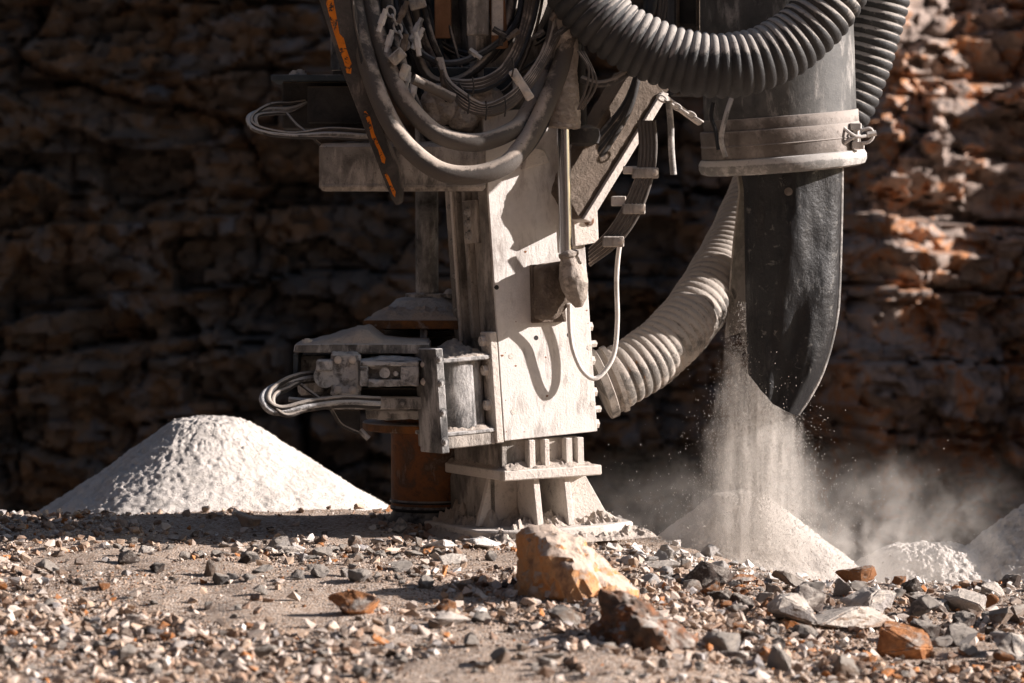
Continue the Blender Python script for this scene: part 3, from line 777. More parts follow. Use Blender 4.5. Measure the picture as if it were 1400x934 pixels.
# cover plate with heaped dust at the left of the hub
ccv = part('side_cover', MB().prism([W(401, 482, 10.0), W(403, 471, 10.0), W(452, 470, 10.0), W(586, 470, 10.0), W(586, 484, 10.0)], (0, .32, 0), .003), 'stain', rig)
part('bolt', MB().bolt(W(420, 470, 10.04), (0, 0, 1), .018, .014), 'pale', ccv)
a, b = W(404, 471, 10.0), W(584, 471, 10.0)
n = 50; mb = MB()
U, V = np.meshgrid(np.linspace(0, 1, n), np.linspace(0, 1, 30), indexing='ij')
X = a.x + U * (b.x - a.x); Y = .01 + V * .30
prof_ = np.interp(U, [0, .12, .3, .48, .55, .66, 1], [.02, .15, .45, .8, .75, .25, .12])
Z = a.z + prof_ * .055 * np.sqrt(np.clip(8 * np.minimum(V, 1 - V), 0, 1)) * (1 + .35 * V) * (1 + .12 * fbm(X * 30, Y * 30, 0, 2)) + .001
mb.add([tuple(p) for p in np.stack([X, Y, Z], -1).reshape(-1, 3).tolist()], [(i * 30 + j, (i + 1) * 30 + j, (i + 1) * 30 + j + 1, i * 30 + j + 1) for i in range(n - 1) for j in range(29)])
part('dust_heap', mb, 'caked', ccv, 'sloping heap of pale dust on the side cover')
part('drop_bracket', pbox(401, 407, 484, 520, 10.02, .25, .002), 'bluedark', ccv)
part('back_plate', pbox(407, 590, 484, 560, 10.32, .02, .002), 'dark', ccv)
# machined gripper blocks
jb = part('jaw_block', crust(pbox(452, 492, 483, 542, 9.98, .16, .008), .004, 40, 4, 6, .012), 'greyblock', rig, 'notched grey jaw casting')
part('jaw_knob', MB().cyl(W(445, 514, 9.98), W(445, 514, 10.12), .04, .043, seg=20), 'greyblock', jb)
part('jaw_knob', pbox(432, 455, 492, 508, 9.97, .1, .006), 'greyblock', jb)
mb = pbox(492, 572, 494, 501, 9.95, .14, .004); 
for args in ((492, 503, 501, 528), (548, 572, 501, 528), (503, 548, 519, 529)): 
    t_ = pbox(*args, 9.95, .14, .003); mb.add(t_.v, t_.f)
t_ = pbox(503, 548, 501, 519, 9.985, .1, .002); mb.add(t_.v, t_.f)
j2 = part('jaw_slide', crust(mb, .0025, 50, 3, 6, .015), 'greyblock', rig, 'long grey slide block with round pin')
part('pin', MB().cyl(W(526, 510, 9.945), W(526, 510, 10.0), .018, seg=20), 'stain', j2)
part('pin', MB().cyl(W(541, 511, 9.945), W(541, 511, 10.0), .009, seg=14), 'stain', j2)
part('dust_heap', MB().heap(W(492, 0, 9.97).x, W(580, 0, 9.97).x, -.03, .1, W(0, 493, 9.97).z, .014, seed=4), 'greyblock', j2)
part('dust_heap', MB().heap(W(453, 0, 9.97).x, W(491, 0, 9.97).x, -.01, .12, W(0, 483, 9.97).z, .018, seed=5), 'greyblock', jb)
part('stepped_block', pbox(575, 588, 486, 560, 10.0, .2, .004), 'stain', rig)
part('base_bar', pbox(436, 588, 543, 560, 10.0, .2, .005), 'stain', rig)
part('base_bar', pbox(452, 580, 531, 542, 10.06, .12, .003), 'dark', rig)
bb_ = part('rear_casting', crust(pbox(498, 590, 498, 562, 10.12, .16, .01), .005, 30, 4, 9, .015), 'greyblock', rig)
part('rear_casting', crust(pbox(408, 446, 488, 540, 10.16, .1, .01), .004, 30, 4, 10, .015), 'stain', rig)
part('collar_block', crust(pbox(500, 588, 560, 574, 10.08, .2, .006), .003, 40, 4, 11, .015), 'stain', rig)
for (x, y) in ((462, 492), (482, 492), (462, 533), (482, 533), (580, 498), (580, 522)): part('bolt', MB().bolt(W(x, y, 9.975), (0, -1, 0), .009, .009), 'pale', jb)
for (x, y) in ((450, 551), (500, 551), (550, 551)): part('bolt', MB().bolt(W(x, y, 9.995), (0, -1, 0), .009, .009), 'stain', rig)
part('gusset', MB().prism([W(450, 561, 10.04), W(492, 561, 10.04), W(492, 590, 10.04), W(478, 588, 10.04)], (0, .012, 0), .002), 'dark', rig)
part('drain_stub', MB().cyl(W(492, 588, 10.03), W(504, 600, 10.03), .010), 'stain', rig)
# hose loops at the left of the jaws
for k, (dx, dy, r) in enumerate(((0, 0, .012), (8, -6, .010), (14, 4, .009))):
    hose('hydraulic_hose', [(520, 552 + dy, 9.93), (470, 550 + dy, 9.9), (420, 556 + dy, 9.88), (378 + dx, 564 + dy, 9.86), (360 + dx, 552 + dy * .4, 9.86), (362 + dx, 538 + dy * .5, 9.9), (380 + dx, 527 + dy, 9.95), (410, 519 + dy, 10.0), (440, 515 + dy, 10.1)], r, 'greyblock' if k == 0 else 'hose')
hose('hydraulic_hose', [(410, 525, 10), (430, 540, 9.96), (450, 556, 9.96), (466, 580, 9.98), (490, 592, 10)], .006, 'hose')
hose('hydraulic_hose', [(395, 546, 9.95), (425, 548, 9.94), (470, 545, 9.94)], .009, 'stain')

# ---- neck, plates and foot
nk = part('neck_column', MB().box(.0, .30, .03, .40, -.115, -.0, BM, .004), 'mast', rig)
mb = MB().box(.09, .115, -.005, .03, -.115, -.002, BM).box(.15, .17, -.005, .03, -.115, -.002, BM)
part('neck_rib', mb, 'pale', nk)
mb = MB()
for k in range(2): mb.box(.235 + k * .045, .26 + k * .045, -.003, .03, -.115, -.003 - .0 * k, BM, .002)
part('spring_pack', mb, 'pale', nk)
up_ = part('upper_plate', MB().box(-.02, .36, -.03, .46, -.135, -.10, BM, .004), 'pale', rig, 'pale square plate with dust on top')
part('dust_heap', MB().heap(-.012, .352, -.024, .45, -.101, .06, BM, seed=21, peak=(.45, .6), sharp=1.1, n=40), 'caked', up_, 'caked dust on the plate')
ft = part('foot', MB().box(.10, .25, .19, .36, -.325, -.128, BM, .004), 'pale', rig, 'pale flared steel foot of the mast')
zb = -.30
def fx(pts, y, th): return MB().prism([BM @ Vector((x, y, z)) for x, z in pts], BM.to_3x3() @ Vector((0, th, 0)), .002)
def fy(pts, x, th): return MB().prism([BM @ Vector((x, y, z)) for y, z in pts], BM.to_3x3() @ Vector((th, 0, 0)), .002)
part('gusset', fx([(.0, -.13), (.105, -.13), (.105, zb), (-.05, zb)], .12, .022), 'pale', ft)
part('gusset', fx([(.245, -.128), (.335, -.128), (.42, -.27), (.47, zb), (.245, zb)], .06, .014), 'pale', ft)
part('gusset', fy([(.0, -.13), (.19, -.13), (.19, zb), (-.03, zb)], .105, .024), 'pale', ft, 'pale upright rib with rust stains')
part('gusset', fy([(.0, -.13), (.19, -.13), (.19, zb), (-.03, zb)], .225, .024), 'pale', ft)
part('gusset', fy([(.12, -.13), (.42, -.13), (.54, zb), (.12, zb)], .0, .02), 'mast', ft, 'dark slanting rib')
part('gusset', fy([(.18, -.128), (.36, -.128), (.45, zb), (.18, zb)], .30, .014), 'pale', ft)
bpz = -.345
bpp = part('base_plate', MB().prism([BM @ Vector((x, y, bpz)) for x, y in ((-.10, .03), (.0, -.08), (.33, -.09), (.48, -.03), (.51, .12), (.48, .46), (.05, .62), (-.10, .58))], BM.to_3x3() @ Vector((0, 0, .042)), .006), 'pale', ft)
part('dust_heap', MB().heap(-.13, .53, -.125, .62, -.352, .10, BM, seed=33, n=90, peak=(.45, .6), sharp=1.0), 'caked', ft, 'powder heaped over the base plate')

# ------------------------------------------------------------------ dust collector
TILT = R(-4.5)
DS = .6
def WD(px, py, D): return W(px, py, D + DS)
def pboxD(a, b, c, d, D, depth, bev=.003): return pbox(a, b, c, d, D + DS, depth, bev)
dc = thing('dust_collector', 'grey round dust collector pipe with clamp band and black rubber discharge sleeve', 'dust collector', tuple(WD(1070, 690, 9.9)))
cax = Vector((math.sin(R(-1.8)), 0, math.cos(R(-1.8))))
tax = Vector((math.sin(TILT), -.05, math.cos(TILT))).normalized()
c0 = WD(1068, 212, 9.9)
duct = part('outlet_pipe', MB().prof(c0, cax, [(r_ * 1.06, h_ * 1.06) for r_, h_ in [(.25, 0), (.2575, .002), (.2575, 1.4), (.25, 1.402)]], 96), 'duct', dc, 'grey sheet metal outlet pipe')
part('pipe_seam', MB().prof(WD(1067, 158, 9.9) , tax, [(r_ * 1.06, h_ * 1.06) for r_, h_ in [(.2575, -.045), (.262, -.044), (.263, 0), (.2615, .003), (.2575, .004)]], 96), 'band', duct)
bd = part('clamp_band', MB().prof(WD(1067, 192, 9.9), tax, [(r_ * 1.06, h_ * 1.06) for r_, h_ in [(.25, -.05), (.268, -.049), (.270, -.045), (.269, -.006), (.272, -.003), (.269, 0), (.270, .042), (.268, .047), (.25, .048)]], 96), 'band', dc, 'dusty steel clamp band')
lp = part('rubber_rim', MB().prof(WD(1070, 222, 9.9), tax, [(r_ * 1.06, h_ * 1.06) for r_, h_ in [(.235, -.024), (.262, -.026), (.277, -.02), (.284, -.006), (.284, .012), (.276, .026), (.262, .03)]], 96), 'lip', dc, 'thick dusted rubber rim')
mb = MB()
def latch_at(ang, z, out): 
    c = WD(1067, 192, 9.9); q = tax.to_track_quat('Z', 'Y')
    return c + q @ Vector((out * math.cos(ang), out * math.sin(ang), z))
T0 = c0 + Vector((0, 0, 0))
# draw latch, right front side
for args in ((1136, 1150, 170, 198, 9.72), ): 
    t_ = pboxD(*args, .03, .003); mb.add(t_.v, t_.f)
L1 = part('latch_plate', mb, 'latch', bd)
mb = MB()
mb.tube([WD(1150, 172, 9.71), WD(1162, 182, 9.70), WD(1172, 187, 9.70), WD(1184, 186, 9.71)], .006, 8, .006)
mb.tube([WD(1150, 200, 9.71), WD(1160, 192, 9.70), WD(1170, 187, 9.70), WD(1176, 186, 9.71)], .006, 8, .006)
t_ = pboxD(1163, 1178, 168, 178, 9.72, .03); mb.add(t_.v, t_.f)
t_ = pboxD(1165, 1182, 194, 204, 9.72, .03); mb.add(t_.v, t_.f)
t_ = pboxD(1166, 1174, 172, 200, 9.73, .02); mb.add(t_.v, t_.f)
mb.tube([WD(1178, 178, 9.72), WD(1190, 176, 9.72), WD(1194, 186, 9.72), WD(1188, 194, 9.72), WD(1178, 196, 9.72)], .006, 8, .006)
mb.cyl(WD(1186, 184, 9.72), WD(1198, 182, 9.72), .012, .010, seg=8)
part('draw_latch', mb, 'latch', bd, 'pale draw latch with wing nut')
part('strap', MB().tube([WD(1000, 135, 9.68), WD(992, 160, 9.66), WD(986, 190, 9.655), WD(992, 215, 9.66)], .009, 8), 'lip', dc)
part('strap', MB().tube([WD(975, 140, 9.72), WD(972, 160, 9.72), WD(978, 178, 9.71), WD(982, 205, 9.70)], .007, 8), 'ring', dc)
# collector body above
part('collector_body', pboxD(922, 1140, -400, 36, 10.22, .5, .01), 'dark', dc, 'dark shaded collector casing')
part('body_edge', pboxD(952, 957, -400, 60, 10.18, .02, .002), 'brown', dc)
part('body_edge', pboxD(925, 929, -400, 130, 10.2, .02, .002), 'brown', dc)
part('body_edge', pboxD(922, 962, 60, 128, 10.26, .3, .002), 'dark', dc)

def sheet(name, L_, R_, bot, D, bulge, m, y0=228, th=.006, label=None, nx=44, ny=70):
    """hanging rubber sheet: left/right outlines by height, oblique bottom edge, bowed towards (+) or from (-) the camera"""
    U, V = np.meshgrid(np.linspace(0, 1, nx), np.linspace(0, 1, ny), indexing='ij')
    ub = np.interp(U[:, 0], [b[0] for b in bot], [b[1] for b in bot])[:, None]
    PY = y0 + V * (ub - y0)
    PL = np.interp(PY, [p[1] for p in L_], [p[0] for p in L_]); PR = np.interp(PY, [p[1] for p in R_], [p[0] for p in R_])
    PX = PL + U * (PR - PL)
    c = np.sqrt(np.clip(1 - (2 * U - 1) ** 2, 0, 1))
    D = D + DS if False else D
    DD = D - bulge * c * (1 - .25 * V) + .012 * np.sin(U * 9 + V * 3) * c + .010 * fbm(U * 4, V * 3, 0, 3, 3) * (.4 + c)
    X = (PX - PX0) / F * DD; Y = CAMY + DD; Z = CAMZ - (PY - PY0) / F * DD
    A = np.stack([X, Y, Z], -1).reshape(-1, 3)
    tx = np.gradient(np.stack([X, Y, Z], -1), axis=0); ty = np.gradient(np.stack([X, Y, Z], -1), axis=1)
    N = np.cross(tx, ty); N /= np.linalg.norm(N, axis=-1, keepdims=True) + 1e-9
    B = A + (N * th).reshape(-1, 3)
    f = []
    for i in range(nx - 1):
        for j in range(ny - 1):
            q = (i * ny + j, (i + 1) * ny + j, (i + 1) * ny + j + 1, i * ny + j + 1)
            f.append(q); f.append(tuple(k + nx * ny for k in q[::-1]))
    k = nx * ny
    for i in range(nx - 1):
        for j in (0, ny - 1): a, b = i * ny + j, (i + 1) * ny + j; f.append((a, b, b + k, a + k))
    for j in range(ny - 1):
        for i in (0, nx - 1): a, b = i * ny + j, i * ny + j + 1; f.append((a, b, b + k, a + k))
    mb = MB(); mb.add(A.tolist(), f) if False else None
    mb.v = [tuple(p) for p in np.concatenate([A, B]).tolist()]; mb.f = f
    bm = bmesh.new(); bvs = [bm.verts.new(p) for p in mb.v]
    for q in mb.f:
        try: bm.faces.new([bvs[i] for i in q])
        except ValueError: pass
    bmesh.ops.remove_doubles(bm, verts=bm.verts[:], dist=.0004)
    bmesh.ops.recalc_face_normals(bm, faces=bm.faces[:])
    m2 = MB(); m2.addbm(bm)
    return part(name, m2, m, dc, label, sharp=50)
sheet('discharge_sleeve', [(1012, 228), (1017, 260), (1019, 400), (1021, 470), (1023, 512), (1024, 569)],
      [(1152, 228), (1150, 300), (1147, 400), (1143, 440), (1134, 480), (1122, 515), (1106, 545), (1091, 569)],
      [(0, 512), (.19, 534), (.44, 553), (.7, 562), (.94, 568), (1, 569)], 10.46, .13, 'sleeve', label='front of the black rubber sleeve cut to a slanting point')
part('edge_highlight', MB().tube([W(x, y, 10.455) for x, y in ((1151, 230), (1150, 300), (1147, 400), (1143, 440), (1134, 480), (1122, 515), (1106, 545), (1091, 567))], .0065, 8), 'lip', dc, 'pale tube painting the sunlit edge of the rubber sleeve')  # added pale tube, its colour paints sunlight on the sleeve's right rim
sheet('discharge_sleeve', [(1008, 228), (1012, 262), (1004, 330), (998, 400), (993, 460), (1000, 480)],
      [(1150, 228), (1147, 300), (1140, 380), (1120, 480)],
      [(0, 462), (.2, 452), (.5, 470), (1, 470)], 10.53, -.10, 'sleeveback', label='dusty grey back of the rubber sleeve')
mb = MB().bolt(WD(1076, 247, 9.73), (0, -1, 0), .012, .006); part('bolt', mb, 'ring', dc)
part('bolt', MB().bolt(WD(1078, 262, 9.73), (0, -1, 0), .010, .006), 'band', dc)

# ------------------------------------------------------------------ corrugated hoses
def corr(name, pts, r0, r1, pitch, m, label, amp=.1, group=None):
    P = [W(*p) for p in pts]
    tot = sum((P[i + 1] - P[i]).length for i in range(len(P) - 1))
    def rad(L, t):
        ph = (L / pitch) % 1
        s_ = abs(math.sin(math.pi * ph)) ** .6
        jit = 1 + .012 * math.sin(L * 37) + .01 * math.sin(int(L / pitch) * 12.9)
        return (r0 + (r1 - r0) * t) * (1 - amp + amp * s_) * jit
    mb = MB().tube(P, rad, 40, pitch / 8)
    return link(name, mb.v, mb.f, M[m], None, label, 0, 'hose', group)
corr('corrugated_hose', [(818, 528, 10.34), (850, 513, 10.35), (890, 488, 10.4), (930, 451, 10.48), (967, 402, 10.62), (1000, 345, 10.82), (1030, 280, 11.0), (1055, 225, 11.1)], .112, .112, .030, 'corrpale',
     'pale dusty ribbed suction hose rising from the mast to behind the black rubber sleeve', .055)
corr('corrugated_hose', [(760, -110, 9.96), (772, -50, 9.94), (800, 2, 9.92), (850, 47, 9.91), (915, 78, 9.91), (975, 90, 9.91), (1035, 82, 9.93), (1090, 52, 9.96), (1132, 5, 9.98), (1160, -50, 10.00), (1175, -120, 10.02)], .111, .111, .034, 'corr',
     'wide black ribbed hose sagging in front of the grey pipe', .1)
corr('corrugated_hose', [(1222, -120, 10.9), (1216, -40, 10.9), (1206, 10, 10.9), (1194, 55, 10.9), (1178, 105, 10.9), (1158, 150, 10.9), (1130, 190, 10.9)], .099, .095, .034, 'corr',
     'black ribbed hose running down behind the grey pipe at the right', .1)
mb = MB().prof(W(818, 527, 10.34), W(850, 514, 10.35) - W(818, 527, 10.34), [(.10, 0), (.128, .002), (.128, .03), (.118, .034), (.118, .05), (.124, .054), (.124, .07), (.11, .072)], 48)
part('hose_port', mb, 'corrpale', rig)

# ------------------------------------------------------------------ rocks
def icodirs(sub):
    bm = bmesh.new(); bmesh.ops.create_icosphere(bm, subdivisions=sub, radius=1)
    bm.verts.index_update()
    v = np.array([v.co[:] for v in bm.verts]); f = np.array([[w_.index for w_ in q.verts] for q in bm.faces]); bm.free()
    return v, f
ICO = {k: icodirs(k) for k in (1, 2, 3, 4, 5)}
def hullrock(seed, n=11, stretch=(1, 1, .7)):
    """angular broken stone: convex hull of a few scattered points, triangulated"""
    g = np.random.default_rng(seed)
    p = g.normal(size=(n, 3)); p /= np.linalg.norm(p, axis=1, keepdims=True); p *= g.uniform(.7, 1.05, (n, 1)); p *= np.array(stretch)
    bm = bmesh.new()
    for q in p: bm.verts.new(q)
    bmesh.ops.convex_hull(bm, input=bm.verts[:])
    bmesh.ops.delete(bm, geom=[v for v in bm.verts if not v.link_faces], context='VERTS')
    bmesh.ops.triangulate(bm, faces=bm.faces[:]); bm.verts.index_update()
    v = np.array([v.co[:] for v in bm.verts]); f = np.array([[w_.index for w_ in q.verts] for q in bm.faces]); bm.free()
    return v, f
def rockmb(seed, n, stretch, rough=.03):
    v, f = hullrock(seed, n, stretch)
    bm = bmesh.new(); vs = [bm.verts.new(p) for p in v]
    for q in f: bm.faces.new([vs[i] for i in q])
    bmesh.ops.dissolve_limit(bm, angle_limit=R(16), verts=bm.verts[:], edges=bm.edges[:])
    bmesh.ops.bevel(bm, geom=bm.edges[:], offset=.05, segments=2, affect='EDGES', clamp_overlap=True)
    bmesh.ops.triangulate(bm, faces=bm.faces[:])
    mb = MB(); mb.addbm(bm)
    return crust(mb, rough, 3.2, 4, seed, .16)
def rockmat(name, cols, dust, dcol=(.5, .44, .38), up=.35, scale=16, extra=None):
    return mat(name, cols, dust=dust, dcol=dcol, up=up, rough=.9, scale=scale, bump=1.0, bscale=55, gscale=20, extra=extra)
RM = {
    'pale grey': rockmat('pale_grey_stone', [(.30, .27, .25), (.44, .40, .37)], .35),
    'tan': rockmat('tan_stone', [(.28, .2, .15), (.42, .32, .25)], .3),
    'dark brown': rockmat('dark_brown_stone', [(.06, .045, .038), (.15, .11, .09)], .18, up=.25),
    'rust orange': rockmat('rust_orange_stone', [(.22, .08, .03), (.45, .2, .08), (.2, .12, .08)], .12, up=.2),
    'grey': rockmat('grey_stone', [(.13, .12, .115), (.24, .22, .21)], .25),
    'dusted white': rockmat('powder_covered_stone', [(.42, .40, .38), (.55, .52, .49)], .6, dcol=(.64, .6, .56)),
}
M_BIG = rockmat('orange_tan_boulder', [(.24, .14, .09), (.54, .31, .16), (.56, .25, .09), (.58, .44, .33)], .15, dcol=(.56, .44, .35), scale=11)
M_DARKBIG = rockmat('dark_weathered_boulder', [(.05, .033, .027), (.13, .085, .06), (.26, .11, .05), (.10, .08, .07)], .12, up=.2, scale=9)

def bigrock(name, outline, D, depth, m, label, cat='rock', group=None, lean=.0, seed=1, sub=5, rough=.02):
    """boulder: convex body through the given outline (px) with real depth"""
    cx_ = sum(p[0] for p in outline) / len(outline); cy_ = sum(p[1] for p in outline) / len(outline)
    g = random.Random(seed)
    pts = []
    for (x, y) in outline:
        pts.append(W(x, y, D))
        for s_ in (-1, 1):
            k = g.uniform(.35, .6)
            q = W(cx_ + (x - cx_) * k, cy_ + (y - cy_) * k, D); q.y += s_ * depth * g.uniform(.35, .6); pts.append(q)
    bm = bmesh.new()
    for p in pts: bm.verts.new(p)
    bmesh.ops.convex_hull(bm, input=bm.verts[:])
    bmesh.ops.delete(bm, geom=[v for v in bm.verts if not v.link_faces], context='VERTS')
    bmesh.ops.triangulate(bm, faces=bm.faces[:])
    # sample the hull in every direction
    c = sum((v.co for v in bm.verts), Vector()) / len(bm.verts)
    pl = [(f.normal.copy(), f.normal.dot(f.verts[0].co - c)) for f in bm.faces]; bm.free()
    N = np.array([p[0][:] for p in pl]); dd = np.array([p[1] for p in pl])
    neg = dd < 0; N[neg] *= -1; dd = np.abs(dd)
    v, f = ICO[sub]; dot = v @ N.T
    r = np.where(dot > .02, dd / np.maximum(dot, .02), 99).min(1)
    P = v * r[:, None]
    sc_ = 1 / max(.03, np.abs(P).max())
    k = fbm(P[:, 0] * sc_ * 2.5, P[:, 1] * sc_ * 2.5, P[:, 2] * sc_ * 2.5, seed, 6, .6)
    rid = np.abs(fbm(P[:, 0] * sc_ * 3.5 + 5, P[:, 1] * sc_ * 3.5, P[:, 2] * sc_ * 3.5, seed + 9, 3))
    P = P * (1 + rough * 2.2 * k - rough * 3 * np.clip(.25 - rid, 0, 1))[:, None]
    P = P + np.array(c)
    return link(name, P.tolist(), f.tolist(), m, None, label, 30, cat, group)

bigrock('boulder', [(704, 740), (712, 726), (760, 722), (790, 734), (812, 760), (842, 778), (872, 806), (868, 824), (830, 832), (716, 834), (705, 812)], 8.5, .34, M_BIG,
        'large orange and cream boulder in front of the drill foot', seed=4, rough=.06)
bigrock('boulder', [(810, 886), (815, 848), (828, 822), (852, 812), (880, 826), (905, 840), (940, 856), (962, 878), (956, 896), (900, 902), (838, 900)], 7.6, .3, M_DARKBIG,
        'dark brown jagged boulder in the foreground right of the orange boulder', seed=9, rough=.09)
SPEC = [  # centre px, base py, half width, height px, material, label, shape
    (486, 840, 40, 40, 'rust orange', 'rust orange stone with a dark left face in the open gravel left of the boulders'),
    (1237, 902, 40, 56, 'rust orange', 'rounded rust orange rock in the right foreground'),
    (1080, 858, 38, 50, 'grey', 'blocky dark grey rock with pale top at the edge of the right gravel bank'),
    (1108, 842, 34, 46, 'dark brown', 'dark brown block standing behind the blocky grey rock'),
    (1160, 862, 72, 34, 'tan', 'long low tan slab between the dark blocks and the rust orange rock'),
    (1190, 838, 40, 34, 'pale grey', 'pale grey wedge shaped rock on the crest of the right gravel bank'),
    (1380, 902, 36, 40, 'grey', 'smooth grey rock cut by the right edge of the photo'),
    (1326, 838, 34, 34, 'pale grey', 'pale grey rock with dark top on the right bank below the powder heap'),
    (1270, 836, 30, 26, 'dark brown', 'small dark brown rock on the right bank between two pale rocks'),
    (604, 858, 40, 22, 'pale grey', 'pale grey rounded stone just left of the orange boulder'),
    (340, 722, 20, 24, 'tan', 'tan cube shaped stone resting against the foot of the left dust pile'),
    (545, 730, 12, 28, 'grey', 'upright grey stone at the foot of the rusty casing'),
    (390, 760, 26, 18, 'pale grey', 'pale grey stone at the edge of the shadow band'),
    (602, 752, 24, 22, 'dusted white', 'white dusted block just left of the drill foot'),
    (655, 752, 30, 20, 'dusted white', 'white dusted wedge in front of the drill foot'),
    (197, 758, 13, 14, 'tan', 'small tan block in the shadow band at the left'),
    (182, 858, 12, 22, 'dark brown', 'small upright dark brown stone in the left foreground'),
    (865, 775, 22, 18, 'dusted white', 'white dusted stone behind the right end of the orange boulder'),
    (905, 782, 26, 18, 'pale grey', 'pale grey stone right of the orange boulder at the edge of the dust'),
    (820, 740, 15, 18, 'grey', 'small grey stone leaning on the right end of the drill foot'),
    (1012, 800, 24, 14, 'rust orange', 'small rust orange stone near the foot of the falling dust'),
    (745, 912, 20, 14, 'pale grey', 'pale grey pebble in the shadow left of the dark boulder'),
    (620, 772, 28, 16, 'tan', 'flat tan stone in the gravel in front of the drill foot'),
    (1360, 815, 20, 22, 'pale grey', 'small pale pointed rock near the right powder heap'),
    (1010, 905, 26, 16, 'grey', 'flat grey stone right of the dark boulder in the foreground'),
]
protos = {}
def proto_mesh(sub, seed, npl, st, rough):
    key = (sub, seed)
    if key in protos: return protos[key]
    mb_ = rockmb(seed, npl, st, rough)
    me = bpy.data.meshes.new('loose_rock'); me.from_pydata(mb_.v, [], mb_.f)
    me.polygons.foreach_set('use_smooth', [True] * len(me.polygons)); me.set_sharp_from_angle(angle=R(22))
    me.materials.append(RM['tan']); protos[key] = me
    return me
SPOTS = []
for i, (px, py, hw, h, c, lab) in enumerate(SPEC):
    p, D = at(px, py)
    s_ = hw / F * D; hh = h / F * D / 2
    mb_ = rockmb(200 + i, 12, (1, 1, 1), .05); v = np.array(mb_.v); f = mb_.f
    v = v / np.abs(v).max(0) * np.array([s_, s_ * .8, hh * 1.1])
    a = random.uniform(-.25, .25); v = np.stack([v[:, 0] * math.cos(a) - v[:, 2] * math.sin(a), v[:, 1], v[:, 0] * math.sin(a) + v[:, 2] * math.cos(a)], -1)
    v = v + np.array([p.x, p.y + s_ * .5, p.z + hh * .62])
    link('loose_rock', v.tolist(), f, RM[c], None, lab, 30, 'rock', 'single rocks on the quarry floor')
    SPOTS.append((p.x, p.y + s_ * .5, s_))
SPOTS += [(W(785, 0, 8.5).x, -1.5, .2), (W(885, 0, 7.6).x, -2.4, .18)]

FOOTC = BM @ Vector((.2, .2, -.3))
def blocked(x, y, r, pad=0):
    if (x - FOOTC.x) ** 2 / .36 ** 2 + (y - FOOTC.y) ** 2 / .36 ** 2 < 1 - pad: return True
    if math.hypot(x - AX, y - AY) < .2 + r: return True
    return any(math.hypot(x - a, y - b) < c + r for a, b, c in SPOTS)

SH = ['flat', 'blocky', 'wedge-shaped', 'rounded', 'angular']
def region(px, py):
    if py > 860: v_ = 'in the near foreground'
    elif py > 800: v_ = 'amid the gravel'
    else: v_ = 'near the far edge of the gravel'
    h_ = 'at the far left' if px < 250 else 'left of centre' if px < 560 else 'below the drill foot' if px < 850 else 'right of the boulders' if px < 1120 else 'at the far right'
    return v_ + ' ' + h_
base_obj = None
cnt = 0
names_c = ['pale grey', 'tan', 'dark brown', 'rust orange', 'grey']
while cnt < 270:
    px = random.uniform(-10, 1410); 
    py = 930 - abs(random.gauss(0, 1)) * 95
    if random.random() < .6: px, py = random.choice([(random.uniform(150, 600), random.uniform(742, 800)), (random.uniform(980, 1400), random.uniform(790, 915)), (random.uniform(1000, 1400), random.uniform(800, 880)), (random.uniform(840, 1080), random.uniform(755, 820))])
    if py < 742: continue
    p, D = at(px, py)
    right = px > 950
    spx = min(40, 7 + abs(random.gauss(0, 1)) * (16 if right and py > 780 else 8))
    r = spx / F * D
    if blocked(p.x, p.y, r): continue
    si = random.randrange(5); k = random.randrange(4)
    st = [(1, .9, .45), (1, .85, .8), (1.1, .8, .62), (1, .95, .7), (1, .8, .75)][si]
    me = proto_mesh(3, 40 + si * 7 + k, 18 if si == 3 else 11, st, .04)
    if base_obj is None:
        o = base_obj = bpy.data.objects.new('loose_rock', me); 
    else:
        o = base_obj.copy(); o.data = me
    col.objects.link(o)
    o.location = (p.x, p.y, p.z + r * st[2] * .45); o.scale = (r, r * random.uniform(.8, 1.1), r * random.uniform(.8, 1.1))
    o.rotation_euler = (random.uniform(-.35, .35), random.uniform(-.35, .35), random.uniform(0, 6.28))
    c = random.choices(names_c, [.38, .3, .14, .07 if not right else .14, .14])[0]
    if right: c = random.choices(names_c, [.22, .28, .26, .14, .10])[0]
    if 850 < px < 1080 and py < 800: c = random.choice(['dusted white', 'pale grey', 'dusted white', 'tan'])
    o.material_slots[0].link = 'OBJECT'; o.material_slots[0].material = RM[c]
    sz = 'small' if spx < 11 else 'medium' if spx < 20 else 'large'
    lab = f'{sz} {SH[si]} {c} stone {region(px, py)}'
    finish(o, lab, 'rock', 'loose stones in the gravel')
    SPOTS.append((p.x, p.y, r * .6)); cnt += 1

